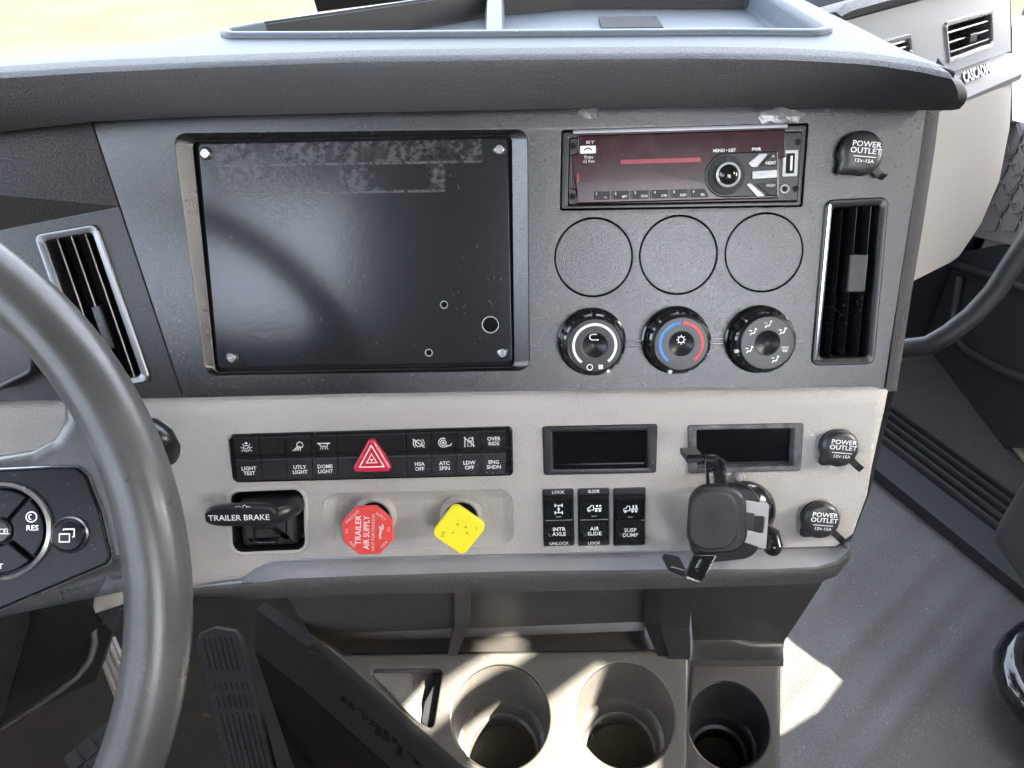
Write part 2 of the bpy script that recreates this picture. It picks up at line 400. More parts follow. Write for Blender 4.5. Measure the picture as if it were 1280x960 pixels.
wl.plate([(-1900, -50), (1150, -50), (1150, 900), (450, 900), (300, 2050), (-1900, 2050)], [[(-900, 930), (250, 930), (180, 1620), (-900, 1620)], [(-1850, 1200), (-980, 1200), (-980, 2000), (-1850, 2000)]], z=0, depth=30, ch=.2)  # rear opening added so sky sheen reaches the black panel's left side
struct(wl.build('wall_left', 'cab_trim'))
b_ = MB(); b_.m = Matrix(((1, 0, 0, 0), (0, 0, 1, -1900), (0, 1, 0, 0), (0, 0, 0, 1)))
b_.plate([(-1130, -50), (1060, -50), (1060, 2050), (-1130, 2050)], [[(-1080, 1480), (-600, 1480), (-600, 2000), (-1080, 2000)], [(240, 1520), (650, 1180), (1020, 1080), (1020, 2000), (240, 2000)]], z=0, depth=30, ch=.2); struct(b_.build('wall_back', 'cab_back'))  # invented openings and dark middle shape the reflections on the black panel
b_ = MB(); b_.plate([(-1130, -1900), (1060, -1900), (1060, 330), (-1130, 330)], z=2050, depth=30); struct(b_.build('ceiling', 'headliner'))
b_ = MB(); b_.m = Matrix(((1, 0, 0, 0), (0, 0, 1, 1060), (0, 1, 0, 0), (0, 0, 0, 1)))
b_.plate([(-1130, -50), (1060, -50), (1060, 560), (-1130, 560)], z=0, depth=30); struct(b_.build('wall_front', 'door_dark'))
ws = MB(); ws.loft([wv([(-1.1, .3, 2.0), (1.04, .3, 2.0), (1.04, .95, .93), (-1.1, .95, .93)])])
tag(ws.build('windshield', 'glass', recalc=False), 'clear windshield pane rising behind the dash top', 'windshield')

# ================================================================== dash pad and top tray
ZT = .94
XS = [-170, -60, 0, 115, 260, 440, 640, 860, 980, 1040, 1090, 1120, 1150, 1172, 1190, 1200, 1206, 1208.5]
def interp(x, tab):
    for (a, ya), (b, yb) in zip(tab, tab[1:]):
        if x <= b: return ya + (yb - ya) * (x - a) / (b - a)
    return tab[-1][1]
RID = [(-170, 114), (-60, 104), (0, 98), (160, 88), (440, 78), (640, 75), (860, 73), (980, 75), (1080, 80), (1150, 90), (1190, 99), (1200, 103), (1206, 108), (1208.5, 113)]
LOW = [(-170, 192), (-60, 174), (0, 165), (115, 152), (260, 145), (440, 141), (640, 137), (860, 133), (980, 134), (1090, 136), (1150, 138), (1190, 138), (1200, 136), (1206, 129), (1208.5, 122)]
dp = thing('dashboard_pad', 'soft dark grained dash top with a padded front roll above the black panel', 'dashboard', None)
m = MB(); secs = []
for x in XS:
    rp = on_z(x, interp(x, RID), ZT); p = F.px(x, interp(x, LOW), 26); lp = F.world(p[0], p[1], 26)
    if x == 1190: dr_, dl_ = (rp - CAM).dot(FWD), (lp - CAM).dot(FWD)
    if x > 1190:
        e_ = (x - 1190) / 18.5; dm_ = (dr_ + dl_) / 2; rp = at_depth(x, interp(x, RID), dr_ + (dm_ - dr_) * e_); lp = at_depth(x, interp(x, LOW), dl_ + (dm_ - dl_) * e_)
    mid = (rp + lp) / 2; out = Vector((0, -1, .15)).normalized(); hgt = (rp - lp).length
    s_ = [lp + Vector((0, .05, .012)), lp + Vector((0, .012, -.001))]
    for k in range(9):
        t = k / 8; q = lp.lerp(rp, t) + out * (.11 * hgt * math.sin(math.pi * t) ** .8); s_.append(q)
    s_.append(rp + Vector((0, .006, .0022))); s_.append(rp + Vector((0, .02, .0029)))
    secs.append(wv(s_))
m.loft(secs, False, True, closed=False)
m.build('front_roll', 'pad', dp, angle=36)
front = [on_z(x, interp(x, RID), ZT) + Vector((0, .018, 0)) for x in XS if x <= 1190]
far = [on_z(x, y, ZT) for x, y in [(1193, 95), (1130, 68), (1062, 33), (1005, 4), (965, -18), (900, -45), (640, -40), (560, 2), (400, 27), (275, 46), (160, 61), (0, 81), (-170, 106)]]
outer = [(p.x * 1000, p.y * 1000) for p in front + far]
RIM = [(275, 47), (288, 52), (400, 52), (640, 50), (900, 48), (1020, 49), (1040, 45), (1000, 20), (962, -4), (945, -14), (720, -14), (610, -5), (560, 3), (420, 24), (330, 37)]
rimp = [(lambda q: (q.x * 1000, q.y * 1000))(on_z(x, y, ZT)) for x, y in RIM]
rimo = rpoly(ccw(rimp), 12, 4)
m = MB(); m.plate(outer, [inset(rimo, 1)], z=ZT * 1000 + 2.8, depth=8, ch=1.2); m.build('top_skin', 'pad_top', dp)
m = MB(); ro = ccw(rimo)
m.loft([[(x, y, ZT * 1000 + z) for x, y in inset(ro, d)] for d, z in [(-2, 2), (-1.5, 5), (0, 6.3), (4, 6.3), (6, 5), (7.5, 0), (9, -12), (11, -15)]], False, True)
m.build('tray', 'tray', dp, angle=50)
bk_ = [min(range(len(rimp)), key=lambda i: (v[0] - rimp[i][0]) ** 2 + (v[1] - rimp[i][1]) ** 2) in (9, 10, 11, 12, 13, 14) for v in ro]
st_ = next(i for i in range(len(ro)) if bk_[i] and not bk_[i - 1]); order = [(st_ + k) % len(ro) for k in range(sum(bk_))]
m = MB(); m.loft([[(inset(ro, d)[i][0], inset(ro, d)[i][1], ZT * 1000 + z) for i in order] for d, z in [(5.2, 6.6), (8.2, 0), (10, -12), (11.5, -14.7)]], False, False, closed=False); m.build('tray_back_shade', 'black_matte', dp)  # black strip added where the tray's back wall lies in shade
m = MB(); p0 = on_z(619, 36, .927); p1 = on_z(619, 2, .927)
for q in [0]:
    m.loft([wv([p + Vector((-.0085, 0, -.002)), p + Vector((-.006, 0, .011)), p + Vector((.006, 0, .011)), p + Vector((.0085, 0, -.002))]) for p in (p0 + Vector((0, -.07, 0)), p1 + Vector((0, .02, .012)))], True, True)
m.build('tray_divider', 'tray', dp)
ft = MB(); q = [on_z(x, y, .9262) for x, y in [(752, 37), (748, 23), (820, 22), (829, 36)]]
ft.loft([wv(q), wv([p + Vector((0, 0, .0015)) for p in q])]); tag(ft.build('felt_pad', 'felt'), 'small rough dark felt patch stuck to the dash tray floor', 'pad')
# black box by the windshield
wsu = (Vector((0, .3, 2.0)) - Vector((0, .95, .93))).normalized(); wsn = Vector((0, -wsu.z, wsu.y)).normalized()     # lies flat against the glass
wso = Vector((0, .95, .93)) + wsn * (.022 if wsn.y < 0 else -.022)
bb = MB(); a0, a1 = on_plane(397, 15, wso, wsn), on_plane(560, -6, wso, wsn)
q = [a0, a1, a1 + wsu * .16, a0 + wsu * .16]
bb.loft([wv(q), wv([p + wsn * (-.016 if wsn.y < 0 else .016) for p in q])], True, True)
tag(bb.build('dark_panel', 'void'), 'flat black panel against the windshield beyond the dash tray', 'panel')

# ================================================================== centre fascia
fp = thing('center_fascia', 'black grained center dash panel holding screen plate, radio, knobs and vent', 'dash panel', F)
o1 = F.P([(104, 118), (1163, 108), (1104, 492), (232, 505)])
scr_o = rpoly(ccw(F.P([(216, 167), (660, 162), (662, 463), (257, 470)])), 9, 6)
scr_i = rpoly(ccw(F.P([(240, 177), (640, 170), (643, 458), (269, 465)], -7)), 4, 6)
rad_o = rpoly(ccw(F.P([(702, 163), (1011, 154), (1003, 258), (700, 263)])), 1.5, 3)
ven_o = rpoly(ccw(F.P([(1031, 250), (1111, 246), (1092, 455), (1013, 457)])), 6, 5)
GB = [(742, 322), (848, 319), (955, 316)]
gc = [F.px(*p) for p in GB]; gr = (F.px(742 + 49, 322)[0] - F.px(742 - 49, 322)[0]) / 2
m = MB(); m.plate(o1, [scr_o, rad_o, inset(ven_o, 1.5)] + [circ(c[0], c[1], gr, 64) for c in gc], z=0, depth=10, ch=.5, hole_ch=.6)
m.build('panel', 'fascia', fp)
for c in gc:
    m = MB(); m.slab(circ(c[0], c[1], gr - .75, 64), [(0, -8), (0, -.7), (.35, -.25), (.9, -.1)]); m.build('gauge_blank', 'fascia', fp)
m = MB(); m.loft([[(x, y, z) for x, y in q] for q, z in ((scr_o, -.6), (inset(scr_o, .6), -1.5), (inset(scr_i, -.8), -6.6), (scr_i, -7.0), (scr_i, -14))], False, False)
m.build('screen_bezel', 'fascia', fp, angle=25)
m = MB(); m.slab(F.P([(-120, 130), (1150, 120), (1090, 495), (-120, 520)]), [(0, -36), (0, -33)], True); m.build('backing', 'void', fp)  # unseen black sheet added to block outside light at the seam
# seam line / textured right side trim
m = MB(); sA = [(1161, 110), (1150, 190), (1137, 280), (1123, 370), (1107, 489)]; sB = [(1178, 110), (1168, 190), (1154, 280), (1139, 370), (1121, 489)]
L0 = [(*F.px(a, b, -.8), -.8) for a, b in sA]; L1 = [(*F.px(a, b, -2), -2) for a, b in sB]
m.loft([[(x, y, -12) for x, y, z in L0], L0, [((a[0] + b[0]) / 2, (a[1] + b[1]) / 2, .2) for a, b in zip(L0, L1)], L1, [(x + 1, y, -60) for x, y, z in L1]], False, False, closed=False)
m.build('side_trim', 'pad', fp)
# knob link bars
for xa, xb, y in ((770, 812, 430), (876, 912, 427)):
    a, b = F.px(xa, y), F.px(xb, y - 1)
    for dy in (1.9, -1.9):
        m = MB(); m.box((a[0] + b[0]) / 2, (a[1] + b[1]) / 2 + dy, b[0] - a[0], 1.5, -1, .9, .3); m.build('link_bar', 'black_gloss', fp)

# blank screen plate
SF = F.sub(445, 318, -7.0)
sp = thing('screen_plate', 'glossy black cover plate with adhesive residue filling the screen opening', 'cover plate', SF)
so = rpoly(ccw(SF.P([(248, 180), (634, 173), (640, 452), (273, 460)], 1.6)), 3, 4)
HOLES = [(555, 381, 4.0), (536, 441, 4.0), (613, 406, 9.6)]
hl = []
for x, y, r in HOLES:
    c = SF.px(x, y, 1.6); rm = r * .64; hl.append((c, rm))
m = MB(); m.plate(so, [circ(c[0], c[1], r_, 28) for c, r_ in hl], z=1.6, depth=2.6, ch=.35, hole_ch=.1); m.build('plate', 'screen_plate', sp)
for c, r_ in hl:
    m = MB(); m.lathe([(r_ - .15, 0), (r_ - .15, 1.75), (r_ + .45, 1.75), (r_ + .5, 1.6)], c[0], c[1], 28, c1=False); m.build('hole_edge', 'grey_print', sp)
m = MB(); m.slab(inset(so, -4), [(0, -6), (0, -5)], True); m.build('backing', 'void', sp)
for x, y in [(257, 192), (624, 187), (290, 447), (628, 441)]:
    c = SF.px(x, y, 2); m = MB(); m.lathe([(4.9, 1.5), (4.9, 2.0), (4.2, 2.4), (4.0, 2.4)], c[0], c[1], 24, c1=True); m.build('washer', 'black_satin', sp)
    m = MB(); m.lathe([(3.6, 2.3), (3.5, 3.5), (3.0, 3.9), (1.5, 3.9), (1.4, 2.9), (.1, 2.9)], c[0], c[1], 24); sc_ = m.build('screw', 'metal', sp)

# ================================================================== radio
RF = F.sub(855, 210, 0, .011)
ra = thing('car_radio', 'scuffed car radio with dark red face and round control dial', 'radio', RF)
def rq(pts, h=0): return RF.P(pts, h)
m = MB(); fr_o = rpoly(ccw(rq([(704, 165), (1009, 156), (1001.5, 256.5), (702, 261)])), 1.2, 3); fr_i = rpoly(ccw(rq([(712, 172), (1003, 164), (997, 252), (710, 257)])), 1, 3)
m.plate(fr_o, [fr_i], z=-1.0, depth=12, ch=.4); m.build('frame', 'black_satin', ra)
m = MB(); m.slab(fr_o, [(0, -12), (0, -11)], True); m.build('chassis', 'void', ra)
m = MB(); m.slab(rpoly(ccw(rq([(713, 173), (1002, 165), (996, 251), (711, 256)])), 1, 3), [(0, -11), (0, -.2), (.6, .4)]); m.build('side_ears', 'black_satin', ra)
m = MB(); face = rpoly(ccw(rq([(722, 169), (982, 161), (983, 196), (975, 199), (974, 248), (720, 255), (720, 238), (713, 236), (713, 194), (722, 191)], 2)), .8, 3)
m.slab(face, [(0, -6), (0, 1), (.5, 1.7), (1.2, 2.1)]); m.build('face', 'radio_red', ra)
a, b = rq([(716, 165), (985, 157)], 1)
m = MB(); m.box((a[0] + b[0]) / 2, (a[1] + b[1]) / 2 + .2, b[0] - a[0], 3.4, -4, 1.0, .6); m.build('top_bar', 'dark_metal', ra)
for x, y in [(715.5, 183), (714.5, 246), (996, 178), (993, 236)]:
    c = RF.px(x, y, -2); m = MB(); m.lathe([(2.4, .3), (2.4, .6), (.1, .6)], c[0], c[1], 16); m.build('release_hole', 'void', ra)
# dial island
m = MB(); isl = rq([(905, 192), (972, 189), (972, 245), (905, 247)], 2.5); c0 = RF.px(908, 219, 2.5)
rI = (isl[0][1] - isl[3][1]) / 2
pts = [(isl[2][0], c0[1] - rI), (isl[1][0], c0[1] + rI)] + arc(c0[0], c0[1], rI, 90, 270, 24)
m.slab(pts, [(-.3, 1.5), (-.3, 2.4), (.1, 2.6), (.5, 2.2)]); m.build('dial_plate', 'knob_face', ra)
m = MB(); m.lathe([(rI - 1.5, 2), (rI - 2, 3.4), (rI - 5, 3.8)], c0[0], c0[1], 40); m.build('dial_ring', 'black_matte', ra)
for k in range(16):
    q_ = R(60 + 240 * k / 15); m = MB(); m.m = Matrix.Translation((c0[0], c0[1], 0)) @ Matrix.Rotation(q_, 4, 'Z'); m.box(rI - 4, 0, 3.2, .7, 3, 3.95, .1); m.build('dial_tick', 'radio_key', ra)
m = MB(); m.lathe([(8.2, 3), (8.2, 7), (7.6, 8), (7.3, 7.8), (6.8, 9), (5, 10.2), (2, 10.7), (.2, 10.8)], c0[0], c0[1], 40); m.build('dial_knob', 'black_gloss', ra)
m = MB(); m.lathe([(8.3, 6.6), (9.1, 7.6), (8.3, 8.7), (7.3, 8.3)], c0[0], c0[1], 40, c1=False); m.build('dial_trim', 'chrome_dull', ra)
KEYS = [([(935, 204), (949, 192), (960, 192), (946, 209), (939, 209)], 'radio_silver'), ([(950, 207), (964, 193), (971, 193), (971, 207)], 'radio_key'), ([(940, 214), (971, 212), (971, 222), (940, 224)], 'radio_silver'),
        ([(932, 230), (938, 229), (957, 245), (946, 246)], 'radio_silver'), ([(945, 230), (971, 228), (971, 243), (961, 244)], 'radio_key')]
for pts, mt in KEYS:
    m = MB(); m.block(rpoly(ccw(rq(pts, 3)), .6, 2), 2, 3.8, .4); m.build('key', mt, ra)
for s, x, y, sz, mt in (('SCAN', 951, 218, 2.3, 'grey_print'), ('NEXT', 963, 204, 2.2, 'white_print'), ('PREV', 963, 232, 2.2, 'grey_print'), ('^', 966, 196.5, 3, 'white_print'), ('MENU \u2022 LIST', 906, 188, 2.2, 'white_print'), ('PWR', 946, 186.5, 2.2, 'white_print')):
    c = RF.px(x, y, 3); text(s, c[0], c[1], 3.9 if y > 190 else 2.1, sz, ra, mt, bold=.06)
KX = [743, 767, 791.5, 816, 840, 864.5]
for i, x in enumerate(KX):
    c = RF.px(x + 9.5, 244.5 - (x - 743) * .026, 3); m = MB(); w_, h_ = 11.6, 6.0
    pts = rect(c[0], c[1], w_, h_) if i < 5 else [(c[0] - w_ / 2, c[1] - h_ / 2), (c[0] + w_ / 2 + 1.5, c[1] - h_ / 2), (c[0] + w_ / 2 - 2, c[1] + h_ / 2), (c[0] - w_ / 2, c[1] + h_ / 2)]
    m.block(pts, 1.5, 3.3, .4); kb = m.build('preset_key', 'radio_key', ra)
    text(str(i + 1), c[0] - 4.2, c[1] + 1.3, 3.3, 2.0, kb, 'white_print', bold=.04); text(['\u203a\u00ab', 'RPT', 'RDM', 'DIM', 'DISP', 'SEL'][i], c[0] + 2.6, c[1] - 1.2, 3.3, 1.7, kb, 'white_print', bold=.03)
    if i < 5:
        m = MB(); m.box(c[0] + 7.9, c[1], 1.4, 5.4, 1.5, 3.0, .2); m.build('key_divider', 'black_satin', ra)
c = RF.px(735, 187, 2.1); m = MB(); m.block(rr(c[0], c[1], 11.5, 5.4, .6, 2), 1.5, 2.35, .1); ic = m.build('phone_badge', 'white_print', ra)
m = MB(); m.stroke(arc(c[0], c[1] - 2.2, 3.2, 150, 30, 10), .9, 2.36); m.build('phone_mark', 'black_satin', ic)
text('Press\nx2 Rec', *RF.px(736, 199, 2.1), 2.1, 2.2, ra, 'worn_print', bold=.05); text('BT', *RF.px(738, 178, 2.1), 2.1, 2.0, ra, 'worn_print', bold=.04, sx=2)
m = MB(); m.box(*RF.px(722.5, 222, 2.1), .7, 6, 1.8, 2.2, .1); m.build('red_mark', 'red_print', ra)
m = MB(); a = RF.px(776, 203, 2.1); b = RF.px(876, 199, 2.1); m.box((a[0] + b[0]) / 2, (a[1] + b[1]) / 2, b[0] - a[0], 3.0, 1.9, 2.16, .02); m.build('display_window', 'display_red', ra)
c = RF.px(988, 204, 1); m = MB(); m.plate(rr(c[0], c[1], 11, 19, 1, 3), [rr(c[0], c[1], 6.4, 14, .4, 2)], z=.8, depth=8, ch=.3); m.build('usb_surround', 'radio_silver', ra)
m = MB(); m.box(c[0], c[1], 6.2, 13.8, .3, .55, .05); m.build('usb_slot', 'void', ra)
m = MB(); m.box(c[0] + .9, c[1], 1.6, 10.5, .4, .75, .1); m.build('usb_tongue', 'white_print', ra)
m = MB(); c = RF.px(981, 236, 1); m.lathe([(3.9, -3), (3.9, .6), (3.4, 1), (2.4, 1), (2.2, -.3), (1.7, -.3), (1.6, -3)], c[0], c[1], 24); m.build('aux_jack', 'dark_metal', ra)
m = MB(); m.lathe([(1.4, -2), (1.4, 1.1), (.1, 1.1)], c[0], c[1], 16); m.build('jack_core', 'void', ra)
# torn tape scraps
def tape(px, frame, name_label):
    c = frame.px(*px[0]); q = [frame.px(*p, .6) for p in px]
    m = MB(); mid = (sum(p[0] for p in q) / len(q), sum(p[1] for p in q) / len(q)); n = len(q)
    L = m.loop([(x, y, .3 + .9 * random.random()) for x, y in q]); I = m.loop([((x + mid[0]) / 2, (y + mid[1]) / 2, .6 + 1.3 * random.random()) for x, y in q]); cc = m.add((*mid, .7))
    m.bridge(L, I)
    for i in range(n): m.f.append((I[i], I[(i + 1) % n], cc))
    o = m.build('tape_scrap', 'tape_film', angle=20); o.matrix_world = frame.mat(); tag(o, name_label, 'tape')
tape([(721, 140), (727, 136), (736, 136), (749, 133), (746, 141), (747, 149), (738, 148), (730, 147)], F, 'small torn clear tape scrap left of the radio top edge')
tape([(947, 146), (950, 140), (966, 137), (977, 132), (986, 137), (1001, 139), (1007, 142), (1000, 148), (998, 153), (985, 152), (974, 155), (962, 151), (953, 155)], F, 'crumpled clear tape scrap over the radio corner near the power outlet')

# ================================================================== climate knobs
def knob(px, face_marks, label):
    KF = F.sub(px[0], px[1], 0); t = thing('climate_knob', label, 'knob', KF, 'climate knobs in a row under the gauge blanks')
    m = MB(); m.lathe([(26.5, 0), (26.3, 1.6), (25, 2.2), (24, 1.6)], 0, 0, 56, c1=True); m.build('collar', 'black_gloss', t)
    m = MB(); n = 96; prof = [(24.6, 1), (24.3, 13), (23.2, 15.5), (21.6, 17)]
    def rad(r, i): return r - (1.0 if (i % 6 == 0) else 0)
    m.loft([[(rad(r, i) * math.cos(2 * math.pi * i / n), rad(r, i) * math.sin(2 * math.pi * i / n), z) for i in range(n)] for r, z in prof], False, True); m.build('grip', 'black_gloss', t, angle=20)
    m = MB(); m.lathe([(21.6, 16), (21.2, 20), (20.6, 21), (20, 21.2), (19.6, 20.9), (10, 21.0), (8.6, 20.6), (5, 18.9), (.3, 18.3)], 0, 0, 56); fc = m.build('face', 'knob_face', t)
    m = MB(); m.lathe([(21.5, 17.3), (21.9, 17.4), (21.8, 18), (21.4, 18.2)], 0, 0, 56, c1=False); m.build('rim_ring', 'black_satin', t)
    q = R(face_marks['dot']); m = MB(); m.m = Matrix.Rotation(q, 4, 'Z'); m.box(22.6, 0, 2.8, 2.4, 15, 18.6, .3); m.build('pointer', 'white_print', t)
    return t
Z = 21.1
t = knob((739.5, 427), {'dot': -62}, 'left climate knob with white fan speed arc on its face')
m = MB(); m.stroke(arc(0, 0, 15.8, 232, -50, 40), 2.0, Z); m.build('speed_arc', 'white_print', t)
m = MB(); m.stroke(arc(-3.6, -16.3, 2.1, 0, 342, 18), .7, Z, True); m.build('off_mark', 'white_print', t)
m = MB()
for k in range(4): m.poly(circ(4.6 + 1.2 * math.cos(k * 1.571 + .78), -16.2 + 1.2 * math.sin(k * 1.571 + .78), .95, 8), Z)
m.build('fan_mark', 'white_print', t)
m = MB(); m.stroke([(3, 4.2), (-1.6, 4.2)] + arc(-1.6, 6.3, 2.1, 270, 90, 8)[1:] + [(1.5, 8.4)], .8, 20.6); m.build('recirculate_mark', 'white_print', t)
t = knob((844, 425), {'dot': -108}, 'middle climate knob with blue and red temperature arc on its face')
m = MB(); m.stroke(arc(0, 0, 15.8, 92, 232, 24), 2.2, Z); m.build('cold_arc', 'blue_print', t)
m = MB(); m.stroke(arc(0, 0, 15.8, 88, -52, 24), 2.2, Z); m.build('hot_arc', 'red_print', t)
m = MB(); m.stroke(arc(0, 3, 2.2, 0, 342, 18), .6, 19.6, True)
for k in range(8): q = k * math.pi / 4; m.stroke([(2.6 * math.cos(q), 3 + 2.6 * math.sin(q)), (3.6 * math.cos(q), 3 + 3.6 * math.sin(q))], .6, 19.9)
m.build('sun_mark', 'white_print', t)
t = knob((948, 424), {'dot': 196}, 'right climate knob printed with airflow person symbols around its face')
for k, ang in enumerate((90, 38, 142, 200, -62, -20)):
    cx, cy = 14 * math.cos(R(ang)), 14 * math.sin(R(ang)); m = MB()
    if k == 5:
        m.stroke([(cx - 2.6, cy + 1.6), (cx + 2.6, cy + 1.6), (cx + 1.8, cy - 1.4), (cx - 1.8, cy - 1.4)], .5, Z, True)
        for d in (-1, 0, 1): m.stroke([(cx + d, cy - 2.2), (cx + d, cy + .6)], .4, Z)
    else:
        m.poly(circ(cx + 1.6, cy + 2.1, .9, 10), Z); m.stroke([(cx + 1.2, cy + .9), (cx + .3, cy - 1.1), (cx - 1.6, cy - .9), (cx - 2.4, cy - 2.4)], 1.0, Z); m.stroke([(cx - 3.4, cy + 1.2), (cx - 1.0, cy + 1.0)], .6, Z)
    m.build('airflow_mark', 'white_print', t)

# ================================================================== power outlets
def outlet(px, h, label, rs=1.0):
    OF = F.sub(px[0], px[1], h, -.10); t = thing('power_outlet', label, 'power outlet', OF, 'capped power outlets on the right of the dash')
    m = MB(); m.lathe([(14.4 * rs, 0), (14.2 * rs, 1.4), (12.8 * rs, 2), (12.4 * rs, 5)], 0, 0, 40); m.build('socket_rim', 'black_gloss', t)
    A = circ(0, 0, 16 * rs, 48); tb = []
    for x, y in A:                                       # pull the outline out into the thumb tab
        a = math.degrees(math.atan2(y, x)) % 360; d = abs(a - 228); k = max(0, 1 - d / 24); k = k * k * (3 - 2 * k)
        tb.append((x * (1 + .30 * k), y * (1 + .30 * k)))
    m = MB(); lv = []
    for sc_, kk_, z in ((.93, 1, 4.4), (.99, 1, 5.0), (1, 1, 6.6), (.98, .95, 8.0), (.92, .7, 9.4), (.78, .25, 10.7), (.55, 0, 11.25), (.25, 0, 11.45), (.02, 0, 11.5)):
        lv.append([((x0 + (x1 - x0) * kk_) * sc_, (y0 + (y1 - y0) * kk_) * sc_, z - (1.6 * (1 - sc_) if kk_ > .9 else 0)) for (x0, y0), (x1, y1) in zip(A, tb)])
    m.loft(lv, True, True); cp = m.build('cap', 'outlet_rubber', t, angle=60)
    text('POWER\nOUTLET', 1, 3.6, 11.45, 3.9 * rs, cp, 'white_print', sx=1.12, bold=.03, line=.85); text('12V-15A', 1, -5.6, 11.3, 2.5 * rs, cp, 'white_print', sx=1.15, bold=.03)
    m = MB(); m.stroke([(-7.5 * rs, -2.6), (9 * rs, -2.6)], .6, 11.45); m.build('underline', 'white_print', cp)
    m = MB(); q = R(-38); P = [(r_ * math.cos(q), r_ * math.sin(q), z) for r_, z in ((11, 5), (16, 4.6), (20, 3.6), (22.5, 3.2), (24, 4.5), (25, 7.5))]
    sd = Vector((-math.sin(q), math.cos(q), 0)) * 2.6
    m.loft([[Vector(p) + sd, Vector(p) - sd, Vector(p) - sd + Vector((0, 0, 1.5)), Vector(p) + sd + Vector((0, 0, 1.5))] for p in P], True, True); m.build('strap', 'rubber_black', t)
outlet((1071, 193), 0, 'capped power outlet on black panel above the tall vent')
outlet((1044, 557), 10, 'capped power outlet beside the scuffed display pocket on light panel', .93)
outlet((1021, 646), 10, 'capped power outlet by phone mount near the lower edge of the light panel', .95)

# ================================================================== tall vents
def vent(frame, quad, nb, mats, label, tabpos, slat_w, dep=9):
    t = thing('air_vent', label, 'air vent', frame)
    o = rpoly(ccw(quad), 6, 5); i_ = rpoly(ccw([(x, y) for x, y in inset(ccw(quad), 6.0)]), 3, 5)
    m = MB(); m.loft([[(x, y, z) for x, y in q] for q, z in ((o, -3), (o, 1.0), (inset(o, .8), 2.2), (inset(o, 2.2), 2.4), (inset(i_, -.6), 1.2), (i_, 0.2), (i_, -26))], False, False); m.build('frame', mats, t, angle=30)
    m = MB(); m.slab(inset(i_, -3), [(0, -27), (0, -25)], True); m.build('duct', 'void', t)
    q = ccw(quad); tl = max(q, key=lambda p: p[1] - p[0]); tr = max(q, key=lambda p: p[0] + p[1]); bl = min(q, key=lambda p: p[0] + p[1]); br = min(q, key=lambda p: p[1] - p[0])
    for k in range(nb):
        f_ = (k + .9) / (nb + .8); a = Vector(tl).lerp(Vector(tr), .08 + .84 * f_); b = Vector(bl).lerp(Vector(br), .08 + .84 * f_)
        d = (b - a).normalized(); a = a + d * 5.5; b = b - d * 5.5; nx = Vector((-d.y, d.x)); nx = nx if nx.x > 0 else -nx
        m = MB(); th = 1.0
        pr = [(-slat_w * .32, -dep - 8), (-slat_w * .32 + th, -dep - 8), (slat_w * .06 + th, -1.4), (slat_w * .06 + th * .5, -.8), (slat_w * .06, -1.4)]
        m.loft([[(p.x + nx.x * u, p.y + nx.y * u, z) for u, z in pr] for p in (a, b)], True, True); m.build('slat', 'black_gloss', t, angle=25)
        if mats == 'vent_trim':
            m = MB(); m.loft([[(p.x + nx.x * u, p.y + nx.y * u, z) for u, z in ((slat_w * .06 - .1, -1.0), (slat_w * .06 + .6, -.4), (slat_w * .06 + 1.3, -1.0))] for p in (a, b)], True, True); m.build('slat_edge', 'vent_trim', t)
    if tabpos:
        a = Vector(tl).lerp(Vector(tr), tabpos[0]); b = Vector(bl).lerp(Vector(br), tabpos[0]); c = a.lerp(b, tabpos[1]); d = (b - a).normalized(); ang = math.atan2(-d.x, -d.y) * -1
        m = MB(); m.m = Matrix.Translation((c.x, c.y, 0)) @ Matrix.Rotation(math.atan2(d.x, -d.y), 4, 'Z')
        m.slab(rr(0, 0, tabpos[2], tabpos[3], 1.2, 3), [(0, -9), (0, 1.0), (.4, 1.7), (1.1, 1.9)], True); m.build('tab', 'black_satin', t, angle=15)
    return t
VF = F.sub(1062, 352, 0)
vent(VF, VF.P([(1031, 250), (1111, 246), (1092, 455), (1013, 457)]), 3, 'black_satin', 'tall black vent with upright slats at right end of the black panel', (.60, .44, 14, 29), 13)
tt = bpy.data.objects['air_vent']
m = MB(); q = VF.P([(1036, 256), (1018, 449)]); q2 = VF.P([(1106, 252), (1099, 340)]);
m.loft([[(q[0][0] - 1.1, q[0][1], 2.2), (q[0][0] + .6, q[0][1], 2.9), (q[0][0] + 1.6, q[0][1], 2)], [(q[1][0] - 1.1, q[1][1], 2.2), (q[1][0] + .6, q[1][1], 2.9), (q[1][0] + 1.6, q[1][1], 2)]], closed=False, c1=False); m.build('bright_edge', 'chrome', tt)

# ================================================================== left dash panel, vent and cluster
LF = F.sub(110, 350, 0, 0, .0, .0)
lp_ = thing('cluster_panel', 'dark grey grained panel with a crease around the left vent', 'dash panel', LF)
lo_ = LF.P([(103, 118), (231, 504), (-120, 512), (-120, 118)])
lven = LF.P([(43, 293), (122, 279), (190, 477), (112, 490)])
lv_o = rpoly(ccw(lven), 6, 5)
cre = LF.P([(-120, 236), (0, 246), (148.5, 258)]); low = LF.P([(148.5, 258), (230.5, 504), (-120, 512), (-120, 300), (0, 285), (80, 268)])
m = MB(); m.plate(low, [inset(lv_o, 1.5)], z=0, depth=10, ch=.3); m.build('lower_skin', 'fascia_left', lp_)
up1 = LF.P([(112, 118), (136, 256)]); upl = LF.P([(-120, 118), (-120, 240)])
m = MB(); m.loft([[(*LF.px(102, 118, 0), 0), (*LF.px(0, 120, 8), 8), (*LF.px(-120, 122, 14), 14)], [(*LF.px(148.2, 257.5, 0), .2), (*LF.px(0, 244, 14), 14), (*LF.px(-120, 232, 22), 22)],
                    [(*LF.px(148.4, 258.5, 0), 0), (*LF.px(0, 288, 0), -.1), (*LF.px(-120, 302, 0), -.1)]], closed=False, c1=False)
m.build('upper_skin', 'fascia_left', lp_, angle=20)
